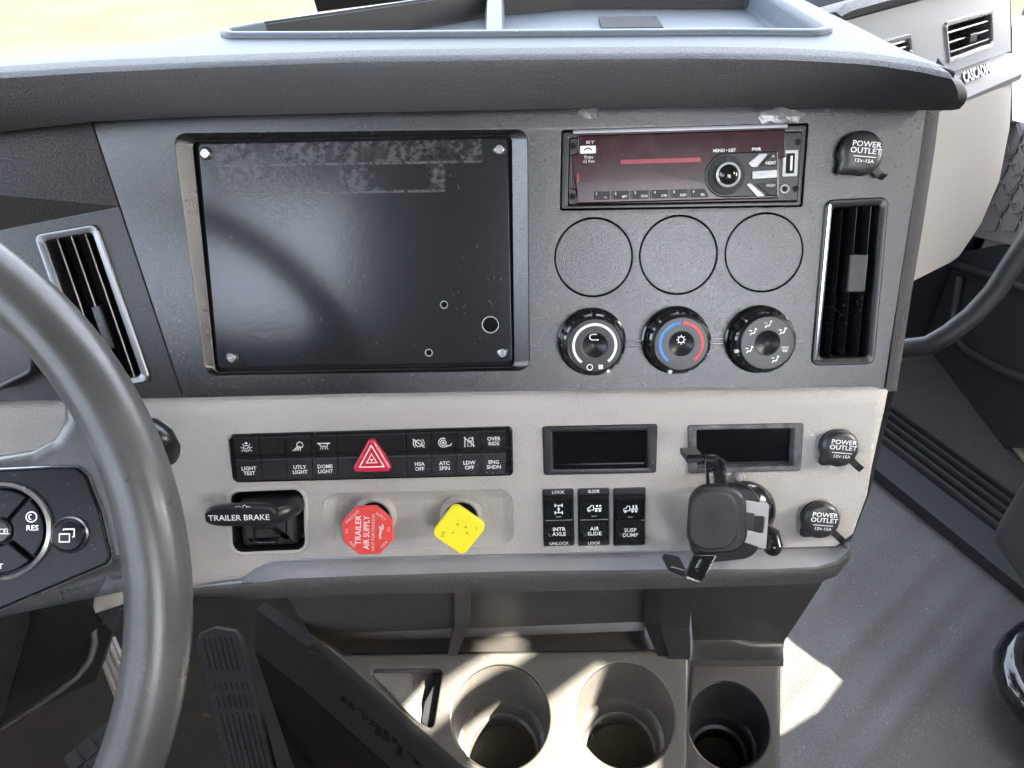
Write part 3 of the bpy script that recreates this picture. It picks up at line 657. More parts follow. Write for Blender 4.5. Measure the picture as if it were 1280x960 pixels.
m = MB(); a = LF.px(102.5, 118); b = LF.px(231, 504)
m.loft([[(a[0] + .1, a[1], .4), (a[0] + 1.2, a[1], -1.5), (a[0] + 1.2, a[1], -9)], [(b[0] + .1, b[1], .4), (b[0] + 1.2, b[1], -1.5), (b[0] + 1.2, b[1], -9)]], closed=False, c1=False); m.build('seam_edge', 'void', lp_)
LV = LF.sub(117, 384, 0)
vent(LV, LV.P([(43, 293), (122, 279), (190, 477), (112, 490)]), 3, 'vent_trim', 'slanted vent with bright frame and upright slats beside the steering wheel', (.55, .62, 7, 34), 12)
CF = F.sub(0, 450, 14)
ic = thing('instrument_cluster', 'grey lens corner of the instrument cluster showing through the steering wheel', 'instrument cluster', CF)
co = rpoly(ccw(CF.P([(-120, 380), (15, 392), (42, 440), (44, 466), (0, 488), (-120, 500)])), 9, 5)
m = MB(); m.plate(co, [inset(co, 4)], z=2, depth=16, ch=1.2); m.build('bezel', 'black_satin', ic)
m = MB(); m.slab(inset(co, 3.5), [(0, -2), (0, -.5)]); m.build('lens', 'lens_grey', ic)

# ================================================================== light lower panel
HB = 10.0
bp_ = thing('lower_dash_panel', 'light taupe grained lower dash panel carrying switches, brake valves and pockets', 'dash panel', F)
bo = F.P([(-140, 508), (60, 503), (232, 500), (440, 495), (660, 491.5), (860, 488), (1098, 486), (1117, 490), (1111, 520), (1086, 618), (1068, 668), (1046, 684.5), (860, 689), (660, 693.5), (450, 698), (357, 701), (336, 704), (318, 713), (302, 727), (245, 735), (155, 757), (118, 769), (104, 730), (70, 640), (-140, 650)], HB)
tbh = rpoly(ccw(F.P([(288, 615), (379, 611), (382, 687), (291, 691)], HB)), 8, 5)
pad = rpoly(ccw(F.P([(407, 618), (640, 612), (642, 680), (402, 692)], HB)), 11, 5)
PK = [rpoly(ccw(F.P(q, HB)), 1, 2) for q in ([(685, 537), (815, 535), (814.5, 587.5), (686, 590)], [(866, 535), (999, 533), (996, 585), (866, 588)])]
m = MB(); m.plate(bo, [tbh, pad] + PK, z=HB, edge=[(13, HB), (9, HB - .5), (5.5, HB - 1.7), (2.6, HB - 4), (.8, HB - 7), (0, HB - 12)], depth=26, hole_ch=1.2, esc=lambda p: 1.0 if p[1] > F.px(600, 530, HB)[1] else .12); m.build('panel', 'beige', bp_, angle=40)
m = MB(); m.loft([[(x, y, z) for x, y in inset(pad, d)] for d, z in ((0, HB - 1.0), (1.2, HB - 1.8), (6, HB - 4.0), (9, HB - 4.6))], False, True); m.build('valve_recess', 'beige', bp_, angle=40)
m = MB(); m.loft([[(x, y, z) for x, y in inset(tbh, d)] for d, z in ((-3.2, HB - .2), (-2.6, HB + .7), (-1.2, HB + 1.1), (.1, HB + .5), (.3, HB - 3))], False, False); m.build('brake_rim', 'beige_smooth', bp_, angle=60)

# trailer brake
TF = F.sub(335, 650, HB)
tbk = thing('trailer_brake_lever', 'black trailer brake hand lever in a square dark well', 'brake lever', TF)
wo_ = rpoly(ccw(TF.P([(288, 615), (379, 611), (382, 687), (291, 691)])), 8, 5)
m = MB(); m.loft([[(x, y, z) for x, y in inset(wo_, d)] for d, z in ((.2, -.5), (1.5, -8), (3, -17))], False, True); m.build('well', 'black_satin', tbk)
m = MB(); hs = rpoly(ccw(TF.P([(300, 622), (372, 618), (374, 680), (303, 683)], -6)), 5, 4); m.slab(hs, [(0, -16), (0, -7), (1.2, -4.6), (4, -2.6), (9, -.6)], True); m.build('lever_housing', 'console_black', tbk, angle=50)
a = TF.px(331, 668, 0); m = MB(); m.plate(rr(a[0], a[1], 19, 15, 1, 2), [rr(a[0], a[1] - .5, 16, 11, .8, 2)], z=.6, depth=8, ch=.5); m.build('slot_guard', 'black_gloss', tbk)
m = MB(); m.box(a[0], a[1] - .5, 16, 11, -7, -5, .2); m.build('slot_floor', 'void', tbk)
# lever: neck running right then a wide flat paddle
e0 = TF.px(254, 645, 30); e1 = TF.px(346, 645, 30); cx, cy = (e0[0] + e1[0]) / 2, (TF.px(300, 646, 30)[1]); hw = (e1[0] - e0[0]) / 2; hh = 8.6
def sup(cx, cy, a, b, e, n=40): return [(cx + a * abs(math.cos(t)) ** e * (1 if math.cos(t) > 0 else -1), cy + b * abs(math.sin(t)) ** e * (1 if math.sin(t) > 0 else -1)) for t in [2 * math.pi * i / n for i in range(n)]]
pd = sup(cx, cy, hw, hh, .62)
m = MB(); m.slab(pd, [(4, 17), (1.5, 19), (0, 23), (0, 27), (.7, 29.2), (2.2, 30.3)], True); ph = m.build('paddle', 'black_satin', tbk, angle=50)
text('TRAILER BRAKE', cx - .8, cy - .8, 30.3, 4.5, ph, 'white_print', sx=1.05, bold=.02)
m = MB(); q = TF.px(303, 635, 30)
m.stroke([(q[0] - 6, q[1] - .6), (q[0] - 1.6, q[1] - .6), (q[0] - 1.6, q[1] + 1.4), (q[0] - 4.6, q[1] + 1.2)], .5, 29.6, True); m.stroke(arc(q[0] + 1.6, q[1] + .6, 1.5, 0, 330, 12), .6, 29.6); m.stroke(arc(q[0] + 4.4, q[1] - .2, 1.3, 0, 330, 12), .6, 29.6); m.build('truck_mark', 'white_print', ph)
m = MB(); n0 = TF.px(340, 645, 24); n1 = TF.px(360, 640, 4)
m.tube([(n0[0] - 10, n0[1], 23), (n0[0], n0[1], 23), (n0[0] + 7, n0[1] + .5, 19), (n0[0] + 12, n0[1] + 1, 8), (n0[0] + 13, n0[1] + 1, -8)], [6, 7, 7.5, 7.5, 8], 16, flat=.8); m.build('neck', 'black_satin', tbk, angle=60)

# switch bank
BF = F.sub(464, 569, HB, .006)
sb = thing('switch_bank', 'long black switch bank with printed function keys on the light panel', 'switch panel', BF)
ho = rpoly(ccw(BF.P([(284, 544), (640, 534), (641, 594.5), (291, 603.5)], 2)), [5, 3, 3, 5], 4)
m = MB(); m.slab(ho, [(-.6, -2), (-.4, .5), (0, 1.2), (1.2, 1.5), (1.8, .6)], True); m.build('housing', 'black_gloss', sb, angle=50)
TOPX = [292, 324, 356, 389, 421, 508, 539, 571, 602, 633]; BOTX = [297, 328.5, 360, 391.5, 422.5, 509, 540, 571, 601.5, 632]
def ytop(x): return 546.5 - (x - 284) * .0275
def ybot(x): return 601.5 - (x - 291) * .0255
lab = ['LIGHT\nTEST', '', 'UTLY\nLIGHT', 'DOME\nLIGHT', None, 'HSA\nOFF', 'ATC\nSPIN', 'LDW\nOFF', 'ENG\nSHDN']
def icon(k, c, z, par):
    m = MB(); x, y = c
    if k == 0:
        m.stroke(arc(x, y - .3, 2.4, 0, 342, 18), .55, z, True); m.stroke([(x - 1.2, y - .3), (x - .2, y - 1.3), (x + 1.4, y + .9)], .55, z)
        for a in range(-30, 211, 40): m.stroke([(x + 3.2 * math.cos(R(a)), y - .3 + 3.2 * math.sin(R(a))), (x + 4.6 * math.cos(R(a)), y - .3 + 4.6 * math.sin(R(a)))], .55, z)
        m.stroke([(x - 1, y + 3.9), (x + 1, y + 3.9)], 1.2, z)
    elif k == 2:
        m.stroke(arc(x + 1.5, y + 1.2, 2.4, -60, 200, 14), .6, z); m.stroke([(x - .8, y + .5), (x + 2.8, y - .9)], .6, z)
        for d in range(4): m.stroke([(x - .6 + d * .8, y - .2 - d * .2), (x - 4.2 + d * 1.9, y - 3.4)], .55, z)
    elif k == 3:
        m.stroke([(x - 5, y + 2), (x + 5, y + 2)], .7, z); m.stroke([(x - 3.4, y + 1.7), (x - 2.4, y - .3), (x + 2.4, y - .3), (x + 3.4, y + 1.7)], .6, z)
        for d in (-2, -.7, .7, 2): m.stroke([(x + d, y - 1), (x + d * 1.6, y - 3)], .45, z)
    elif k == 5:
        m.stroke(arc(x, y, 2.6, 0, 342, 18), .6, z, True); m.stroke(arc(x, y, 4.2, -50, 50, 10), .55, z); m.stroke(arc(x, y, 4.2, 130, 230, 10), .55, z); m.stroke([(x - 4.6, y + 3.6), (x + 4.6, y - 3.6)], .65, z)
    elif k == 6:
        m.stroke(arc(x - .5, y, 3.6, 60, 330, 18), .6, z); m.stroke(arc(x - .5, y, 2.1, 0, 342, 14), .6, z, True); m.poly(circ(x - .5, y, .9, 8), z); m.stroke([(x + 1, y - 3.3), (x + 5, y - 2.2), (x + 6, y - .6)], .6, z)
    elif k == 7:
        m.stroke([(x - 3.4, y - 4), (x - 3, y + 4)], .7, z); m.stroke([(x + 3.4, y - 4), (x + 3, y + 4)], .6, z); m.stroke(rect(x + .4, y - 1.6, 2.8, 3.6), .5, z, True); m.stroke(arc(x + 1.2, y + 2, 1.4, 0, 330, 10), .5, z); m.stroke([(x - 3.8, y + 3.8), (x + 4.2, y - 3.6)], .65, z)
    m.build('symbol', 'white_print', par)
for i in range(9):
    g_ = .45; t0, t1, b0, b1 = TOPX[i], TOPX[i + 1], BOTX[i], BOTX[i + 1]
    TL, TR = BF.px(t0, ytop(t0), 2.5), BF.px(t1, ytop(t1), 2.5); BL, BR = BF.px(b0, ybot(b0), 2.5), BF.px(b1, ybot(b1), 2.5)
    L = lambda s: (TL[0] + (BL[0] - TL[0]) * s + g_ * .5, TL[1] + (BL[1] - TL[1]) * s); Rr_ = lambda s: (TR[0] + (BR[0] - TR[0]) * s - g_ * .5, TR[1] + (BR[1] - TR[1]) * s)
    m = MB()
    prof = [(0, .5), (.005, 3.6), (.03, 4.4), (.40, 2.9), (.46, 1.5), (.50, 1.4), (.54, 3.0), (.97, 3.9), (.995, 3.3), (1, .5)]
    m.loft([[(*L(s), z), (*Rr_(s), z)] for s, z in prof], closed=False, c1=False)
    m.cap(m.loop([(*L(s), z) for s, z in prof])); m.cap(m.loop([(*Rr_(s), z) for s, z in prof]))
    b = m.build('button', 'black_satin', sb, angle=18)
    c_low = ((L(.76)[0] + Rr_(.76)[0]) / 2, (L(.76)[1] + Rr_(.76)[1]) / 2); c_up = ((L(.24)[0] + Rr_(.24)[0]) / 2, (L(.24)[1] + Rr_(.24)[1]) / 2)
    if lab[i]: text(lab[i], c_low[0] + .3, c_low[1] - .2, 3.75, 3.0, b, 'white_print', bold=.05, line=.95)
    if i == 8: text('OVER\nRIDE', c_up[0], c_up[1], 4.15, 2.9, b, 'white_print', bold=.05, line=.95)
    icon(i, c_up, 4.1, b) if i in (0, 2, 3, 5, 6, 7) else None
tri = BF.P([(464, 544), (438, 591), (492, 590)], 7); to = rpoly(ccw(tri), 3.2, 5)
m = MB(); m.slab(to, [(-.4, 1), (0, 5.5), (.6, 6.8), (1.8, 7.4)], True); hz = m.build('hazard_button', 'hazard_red', sb, angle=45)
ti = inset(ccw(BF.P([(464, 550), (444, 587), (485.5, 586)], 7)), 1.2)
m = MB(); m.stroke(inset(ti, .8), 1.6, 7.4, True); m.stroke(inset(ti, 4.1), 1.3, 7.4, True); m.poly(inset(ti, 7.2), 7.4); m.build('warning_mark', 'white_print', hz)

# brake valve knobs
def valve(px, label, shape, mt, hgt, name):
    VF_ = F.sub(px[0], px[1], HB - 4.6); t = thing(name, label, 'valve knob', VF_, None)
    m = MB(); m.lathe([(17.5, -.5), (16.8, 2.4), (15.6, 5.2), (14.2, 5.8), (12.6, 5.0), (12.2, 1)], 0, 0, 48, c1=False); m.build('collar', 'beige_smooth', t, angle=60)
    m = MB(); m.lathe([(12.3, 1.2), (.1, 1.2)], 0, 0, 32); m.build('bore', 'void', t)
    m = MB(); m.lathe([(7, 1), (7, hgt - 8), (9, hgt - 6)], 0, 0, 32); m.build('stem', 'black_satin', t)
    m = MB(); m.slab(shape, [(4.5, hgt - 9), (1.2, hgt - 7), (0, hgt - 5), (0, hgt - 1.2), (.4, hgt - .3), (1.3, hgt)], True); f = m.build('handle', mt, t)
    return t, f
octo = rpoly([(20.6 * math.cos(R(22.5 + 45 * k + 1)), 20.6 * math.sin(R(22.5 + 45 * k + 1))) for k in range(8)], 1.5, 3)
t, f = valve((469, 644), 'red eight sided trailer air supply knob with worn white print', octo, 'red_knob', 33, 'trailer_air_knob')
for s, x, y, sz in (('TRAILER', -6.8, 1, 4.6), ('AIR SUPPLY', -.6, -1, 4.6), ('NOT FOR PARKING', 4.4, -1, 2.4)):
    text(s, x, y, 33, sz, f, 'white_print' if sz > 3 else 'worn_print', rot=R(86), sx=.82 if s == 'AIR SUPPLY' else 1, bold=.01)
m = MB(); m.stroke([(9.5, -6), (9.3, -3), (10.2, 0), (9.6, 4)], 1.6, 33); m.stroke([(11.6, 1), (11.9, 5.5)], 1.4, 33); m.build('emblem', 'worn_print', f)
for s, a in (('SUPPLY', 48), ('TO', 5), ('PUSH', -42), ('EVACUATE', 132), ('TO', 178), ('PULL', 222)):
    text(s, 16 * math.cos(R(a)), 16 * math.sin(R(a)), 33, 2.0, f, 'worn_print', rot=R(a - 90 if a < 100 or a == 132 else a + 90), bold=.01)
dia = rpoly([(21.8 * math.cos(R(90 * k + 7)), 21.8 * math.sin(R(90 * k + 7))) for k in range(4)], 5.5, 5)
t, f = valve((577, 644), 'yellow diamond shaped parking brake knob with worn dark marks', dia, 'yellow_knob', 31, 'parking_brake_knob')
for s, x, y, r_ in (('x', 5, 2.5, 60), ('<', 6, -2.5, 0), ('(', -5, -2, 110), ('TO', -12, -3, 80), ('e', -1, 5, 20), ('I', 13, 1, 10)):
    text(s, x, y, 31, 2.6, f, 'console', rot=R(r_), bold=.02)

# display pockets
def pocket(o_px, i_px, label, mt):
    c = (sum(p[0] for p in o_px) / 4, sum(p[1] for p in o_px) / 4); PF = F.sub(c[0], c[1], HB); t = thing('display_pocket', label, 'display', PF, 'empty dark display pockets in the light panel')
    o = rpoly(ccw(PF.P(o_px, 1)), 1.8, 3); i_ = rpoly(ccw(PF.P(i_px, 1)), .8, 3)
    m = MB(); m.loft([[(x, y, z) for x, y in q] for q, z in ((inset(o, -.5), -1), (o, 1.0), (inset(o, .6), 1.5), (inset(i_, -1.4), 1.6), (inset(i_, -.4), 1.1), (i_, .4), (inset(i_, 1), -8))], False, False); m.build('frame', mt, t, angle=28)
    m = MB(); m.slab(inset(i_, .3), [(0, -9), (0, -5.5)], True); m.build('glass', 'display_glass', t)
    m = MB(); m.slab(inset(i_, -.2), [(0, -9.5), (0, -9)], True); m.build('backing', 'void', t)
    return t, PF
mat('pocket_scuffed', (.035, .035, .036), .45, var=3.0, vscale=90, grain=500, gstr=.4)
pocket([(678, 533.5), (822, 530.5), (820, 591), (680, 594)], [(691, 541), (808, 539), (809, 584), (692, 586)], 'clean black framed display pocket above the rocker switches', 'black_satin')
pocket([(860, 532), (1005, 529), (1001, 588.5), (861, 592)], [(871, 538), (993, 536), (991, 582), (871, 585)], 'scuffed grey framed display pocket behind the phone mount', 'pocket_scuffed')

# rocker switches
def rocker(xc, y0, y1, cap, bot, mid, kind, label, up):
    c = ((xc), (y0 + y1) / 2); PF = F.sub(c[0], c[1], HB, .012); t = thing('rocker_switch', label, 'rocker switch', PF, 'rocker switches below the display pocket')
    a = PF.px(xc - 19.5, y0, 1); b = PF.px(xc + 19.5, y1, 1); W = b[0] - a[0]; H = a[1] - b[1]
    m = MB(); m.slab(rr(0, 0, W, H, 1.0, 2), [(-.3, -1), (-.3, 1.2), (.2, 1.8)], True); m.build('bezel', 'black_satin', t)
    ry = H / 2 - 4.6; rb = -H / 2 + (4.4 if bot else 2.6); rw = W / 2 - 1.2
    pr = [(ry, 1.5), (ry, 5 + up), (ry - 1.5, 6 + up), (ry - 3.0, 5.4 + up), ((ry + rb) / 2 + 1.2, 4.4), ((ry + rb) / 2 - .3, 4.0), ((ry + rb) / 2 - .9, 4.8), (rb + 2, 5.8), (rb + .6, 5.4), (rb, 1.5)]
    m = MB(); m.loft([[(-rw, y, z), (rw, y, z)] for y, z in pr], closed=False, c1=False); m.cap(m.loop([(-rw, y, z) for y, z in pr])); m.cap(m.loop([(rw, y, z) for y, z in pr])); k = m.build('rocker', 'black_gloss', t, angle=18)
    if cap: text(cap, 0, H / 2 - 2.1, 1.8, 2.4, t, 'white_print', bold=.06, sx=1.1)
    if bot: text(bot, 0, -H / 2 + 2.0, 1.8, 2.4, t, 'white_print', bold=.05, sx=1.1)
    text(mid, 0, (rb + (ry + rb) / 2) / 2 - .3, 5.75, 3.1, k, 'white_print', bold=.05, sx=1.05)
    m = MB(); y = (ry + (ry + rb) / 2) / 2 - .6; z = 5.2 + up * .6
    if kind == 0:
        for d in (-3, 3): m.stroke([(-2.6, y + d), (2.6, y + d)], .7, z); [m.stroke([(e, y + d - 1.3), (e, y + d + 1.3)], .9, z) for e in (-2.8, 2.8)]
        m.stroke([(0, y - 3), (0, y + 3)], .7, z); m.poly(circ(0, y, 1, 8), z)
    else:
        m.stroke([(-5.4, y - 1.4), (-5.4, y + .2), (-3.4, y + .8), (-2.6, y + 2.4), (-.6, y + 2.4), (-.6, y - 1.4)], .8, z, True); m.stroke([(-.6, y - .2), (6, y - .2)], .9, z)
        for e in (-4, 1.6, 4.4): m.poly(circ(e, y - 1.9, 1.15, 10), z)
        for e in (2.2, 4.6): m.poly(circ(e, y + 1.9, .95, 8) if kind == 1 else rect(e, y + 1.7, 1.3, 2.8), z)
    m.build('symbol', 'white_print', k)
    m = MB(); m.stroke([(-2, (ry + rb) / 2 + 2.4), (2, (ry + rb) / 2 + 2.4)], .5, 4.9); m.build('indicator', 'grey_print', k)
rocker(698, 612, 681, 'LOCK', 'UNLOCK', 'INTR\nAXLE', 0, 'rocker switch lettered for the axle lock, farthest from phone mount', 0)
rocker(742, 611, 680.5, 'SLIDE', 'LOCK', 'AIR\nSLIDE', 1, 'middle rocker switch lettered for the air slide', 0)
rocker(786.5, 610.5, 680.5, '', '', 'SUSP\nDUMP', 2, 'rocker switch lettered for suspension dump, next to phone mount', 1.5)

# ================================================================== lip under the light panel
lip = thing('dash_lip', 'grey textured ledge with dark soft underside along the bottom of the light panel', 'dash trim', F)
LP = [(150, 757, 757.5, 768), (245, 735, 735.5, 748), (302, 727, 730, 749), (318, 713, 729, 748.5), (336, 704, 727, 748), (357, 701, 724, 747), (450, 698, 720, 743), (640, 693.5, 714.5, 740), (860, 689, 712, 735), (960, 687, 712, 732), (1020, 685.5, 709, 729), (1046, 684, 702, 720), (1062, 676, 688, 700)]
S1, S2 = [], []
for x, a, b, c in LP:
    wb = 25 if x > 310 else 12 + max(0, (x - 150) / 160 * 10)
    pa = (*F.px(x, a, HB - 3), HB - 3); pa2 = (*F.px(x, a + .6, HB), HB); pb = (*F.px(x, b, wb), wb); pc = (*F.px(x, c, wb - 5), wb - 5)
    mid = tuple(pa2[i] * .45 + pb[i] * .55 for i in range(3)); mid = (mid[0], mid[1] + (.5 if b - a > 3 else 0), mid[2] + (.4 if b - a > 3 else 0))
    S1.append([pa, pa2, mid, (pb[0], pb[1] + .3, pb[2])])
    mb_ = tuple((pb[i] + pc[i]) / 2 for i in range(3)); S2.append([(pb[0], pb[1] + .2, pb[2] - 1.5), pb, (pb[0] * .85 + mb_[0] * .15, pb[1] * .7 + mb_[1] * .3, pb[2] + 1.0), (mb_[0], mb_[1], mb_[2] + 2.2), pc, (pc[0], pc[1] + 1.0, pc[2] - 14), (pc[0], pc[1] + 10, pc[2] - 70)])
m = MB(); m.loft(S1[2:], False, False, closed=False); m.build('ledge', 'lip_grey', lip, angle=50)
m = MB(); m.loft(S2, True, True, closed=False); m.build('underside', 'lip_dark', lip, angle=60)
# right flank of the dash
m = MB(); fr = [(1121, 489), (1111, 530), (1090, 616), (1070, 668), (1056, 700), (1030, 729)]
A = [(*F.px(x - 3, y, 2), 2) for x, y in fr]; m.loft([A, [(x + 2, y, -14) for x, y, z in A], [(x - 4, y + 4, -160) for x, y, z in A]], closed=False, c1=False)
m.build('right_flank', 'door_dark', lip, angle=60)

# ================================================================== phone mount
PF = F.sub(905, 650, HB)
pm = thing('phone_mount', 'black clamp phone mount with silver bracket stuck on the light panel', 'phone holder', PF)
def q3(x, y, h): return (*PF.px(x, y, h), h)
c = PF.px(930, 642, 4); m = MB(); m.lathe([(26, 0), (26, 2.5), (24.5, 5), (21, 9), (15, 13), (9, 15), (.5, 15.5)], c[0], c[1], 40); m.build('suction_base', 'black_gloss', pm, angle=50)
c2 = PF.px(924, 597, 3); m = MB(); m.lathe([(4.5, 0), (4.2, 3), (2.5, 5.5), (.3, 6)], c2[0], c2[1], 14); m.build('adhesive_blob', 'mount_glue' if 'mount_glue' in MATS else 'tape_film', pm)
m = MB(); m.tube([q3(930, 642, 8), q3(922, 648, 20), q3(905, 650, 36)], [11, 10, 12], 20); m.build('stem', 'black_satin', pm)
m = MB(); sh = rpoly(ccw(PF.P([(884, 604), (945, 607), (953, 652), (944, 694), (880, 701), (860, 688)], 28)), 15, 6); m.slab(sh, [(3, 18), (.6, 21), (0, 25), (0, 32), (1.5, 35)], True); m.build('back_shell', 'black_satin', pm, angle=50)
m = MB(); bd = rpoly(ccw(PF.P([(865, 606), (932, 610), (936, 690), (859, 694)], 42)), 15, 7); m.slab(bd, [(2, 33), (0, 35.5), (0, 41), (1.2, 43), (3, 44)], True); m.build('cradle', 'rubber_black', pm, angle=50)
m = MB(); fc = rpoly(ccw(PF.P([(864, 613), (922, 615), (925, 687), (860, 689)], 47)), 15, 7); m.slab(fc, [(-.4, 43), (0, 45.5), (.8, 46.6), (2.4, 47)], True); fcp = m.build('face_pad', 'black_matte', pm, angle=50)
c = PF.px(891, 650, 47); m = MB()
sq = rpoly(rect(c[0], c[1], 9.5, 12.5), 2.5, 3); m.stroke(sq, .7, 47, True, .25); m.stroke([(c[0] + 2.6, c[1] + 3.6), (c[0] - 2.4, c[1] + 2.4), (c[0] - 2, c[1] + .6), (c[0] + 2, c[1] - .8), (c[0] + 2.3, c[1] - 2.6), (c[0] - 2.6, c[1] - 3.8)], 1.4, 47, False, .5); m.build('emblem', 'black_satin', fcp)
# silver bracket
m = MB(); br = rpoly(ccw(PF.P([(930, 625), (962, 631), (958, 688), (927, 677)], 36)), 1.5, 3); sl = rpoly(ccw(PF.P([(938, 645), (956, 646), (954, 668), (936, 663)], 36)), 2, 3)
m.plate(br, [sl], z=36, depth=9, ch=.8); m.build('bracket', 'bracket_grey', pm)
m = MB(); m.block(rpoly(ccw(PF.P([(926, 640), (944, 643), (943, 664), (925, 663)], 38)), 1, 2), 30, 38, .8); m.build('release_latch', 'black_matte', pm)
m = MB(); m.tube([q3(952, 660, 18), q3(964, 668, 20), q3(966, 684, 24)], [6, 6.5, 8], 18); m.build('tilt_knob', 'black_gloss', pm, angle=60)
kc = q3(966, 684, 26); m = MB(); m.lathe([(3, kc[2] - 8), (6.4, kc[2] - 6), (7.2, kc[2] - 1), (6.2, kc[2] + 2.5), (3, kc[2] + 4), (.3, kc[2] + 4.2)], kc[0], kc[1], 24); m.build('knob_end', 'black_gloss', pm, angle=60)
# clamp arms
def arm(quad, slot, foot, h):
    m = MB(); m.plate(rpoly(ccw(PF.P(quad, h)), 1, 2), [rpoly(ccw(PF.P(slot, h)), .8, 2)], z=h, depth=3.5, ch=.5, back=False); a = m.build('clamp_arm', 'black_gloss', pm)
    m = MB(); m.block(rpoly(ccw(PF.P(foot, h + 18)), 1.2, 2), h - 3, h + 18, 1.2); m.build('clamp_foot', 'black_satin', a)
    return a
a_ = arm([(882, 575), (898, 575), (903, 580), (908, 612), (884, 612)], [(886.5, 590), (892.5, 590), (894, 607), (888, 607)], [(858, 570), (879, 569.5), (881, 578), (859, 580)], 38)
m = MB(); P = [q3(860, 571, 58), q3(880, 570, 57), q3(896, 571, 46), q3(903, 578, 40), q3(905, 588, 39)]; m.tube(P, 1.5, 8); m.build('arm_edge', 'black_gloss', a_)
for k in range(10):
    p = PF.px(904 + k * .45, 586 + k * 2.3, 39); m = MB(); m.box(p[0] + .6, p[1], 1.6, .7, 35.5, 38.2, .1); m.build('tooth', 'black_satin', a_)
b_ = arm([(869, 693), (894, 694), (881, 722), (874, 729), (857, 722)], [(875, 699), (880, 699), (873, 713), (868, 712)], [(834, 713), (838, 707), (858, 712), (856, 723)], 38)
for k in range(9):
    p = PF.px(893 - k * 1.35, 697 + k * 2.5, 39); m = MB(); m.box(p[0] + .8, p[1], 1.6, .7, 35.5, 38.2, .1); m.build('tooth', 'metal', b_)
m = MB(); m.tube([q3(858, 721, 40), q3(867, 725, 41), q3(874, 727, 40)], 1.2, 8); m.build('arm_edge', 'metal', b_)

# ================================================================== console with cup holders
SHEAR = Matrix(((1, 0, 0, 0), (0, 1, .53, 0), (0, 0, 1, 0), (0, 0, 0, 1)))   # upright wells under a sloping deck
cn = thing('cup_holder_console', 'taupe plastic console with two round cup holders and a small tray', 'console', K)
ck = [(390, 795), (420, 815), (455, 832), (820, 815), (862, 815), (862, 1010), (650, 1010)]
cko = K.P([(398, 799), (430, 818), (830, 813), (861, 813), (859, 1015), (640, 1015)])
cups = [K.px(626, 896), K.px(782, 894)]; cr = (K.px(843, 894)[0] - K.px(721, 894)[0]) / 2
pk = rpoly(ccw(K.P([(458, 837), (553, 836), (541, 912), (520, 902)])), 3.5, 4)
m = MB(); m.plate(cko, [circ(c[0], c[1], cr, 56) for c in cups] + [pk], z=0, depth=14, edge=[(3, 0), (1.2, -.6), (.3, -1.8), (0, -4), (0, -30)], hole_ch=2.0); m.build('deck', 'console', cn, angle=45)
for c in cups:
    m = MB(); m.m = SHEAR; m.lathe([(cr + .2, -1.5), (cr - .8, -6), (cr - 3, -44), (cr - 6.5, -46), (cr - 7.5, -50), (cr - 8.3, -60), (cr - 11, -61), (cr - 11.5, -64), (cr - 12, -74), (.5, -74.5)], c[0], c[1], 56); m.build('cup_well', 'console', cn, angle=40)
pkf = ccw(K.P([(458, 837), (553, 836), (541, 912), (520, 902)])); pc_ = ccw(K.P([(497, 874), (535, 868), (541, 905), (525, 900)], -10))
m = MB(); L = m.loop([(x, y, -1.5) for x, y in pkf]); B = m.loop([(x * .9 + pkf[0][0] * .1 * 0 + pc_[i][0] * .1, y * .9 + pc_[i][1] * .1, -6 - 22 * (pkf[i][0] > K.px(535, 850)[0])) for i, (x, y) in enumerate(pkf)]); m.bridge(L, B); m.cap(B); m.build('coin_pocket', 'console', cn, angle=20)
sl_ = K.P([(553, 836), (548, 905), (538, 912), (527, 902), (531, 878)], -8); m = MB(); m.block(ccw(sl_), -16, -8, .3); m.build('pocket_slot', 'void', cn)
# left flank
m = MB(); ed = [(398, 799), (430, 826), (520, 905), (640, 1015)]; A = [K.world(*K.px(x, y), -.5) for x, y in ed]
A = [at_depth(332, 752, (A[0] - CAM).dot(FWD) + .05)] + A; B = [p + Vector((-.012, .0, -.012)) for p in A]; C_ = [p + Vector((-.030, .0, -.085)) for p in A]
inv = K.mat().inverted()
loc = lambda pts: [(inv @ p) * 1000 for p in pts]
m.loft([loc(A), loc(B), loc(C_)], closed=False, c1=False); m.build('left_flank', 'console_black', cn, angle=20)
m = MB(); D_ = [p + Vector((-.03, .03, -.34)) for p in C_]; m.loft([loc(C_), loc(D_)], closed=False, c1=False); m.build('tunnel_carpet', 'carpet_brown', cn)
for k in range(16):
    f0 = .18 + .62 * (k / 16); p = A[1].lerp(A[4], f0); p2 = p + Vector((-.030, 0, -.085)) * (.25 + .2 * random.random())
    fwd = (A[4] - A[1]).normalized(); dn = Vector((-.030, 0, -.085)).normalized(); m = MB()
    q = [p2 + fwd * .000, p2 + fwd * .006, p2 + fwd * .010 + dn * .014, p2 + fwd * .003 + dn * .018]; nrm = fwd.cross(dn).normalized()
    if nrm.dot(CAM - p2) < 0: nrm = -nrm
    m.loft([loc(q), loc([a + nrm * .0018 for a in q])], True, True); m.build('vent_rib', 'black_gloss', cn)
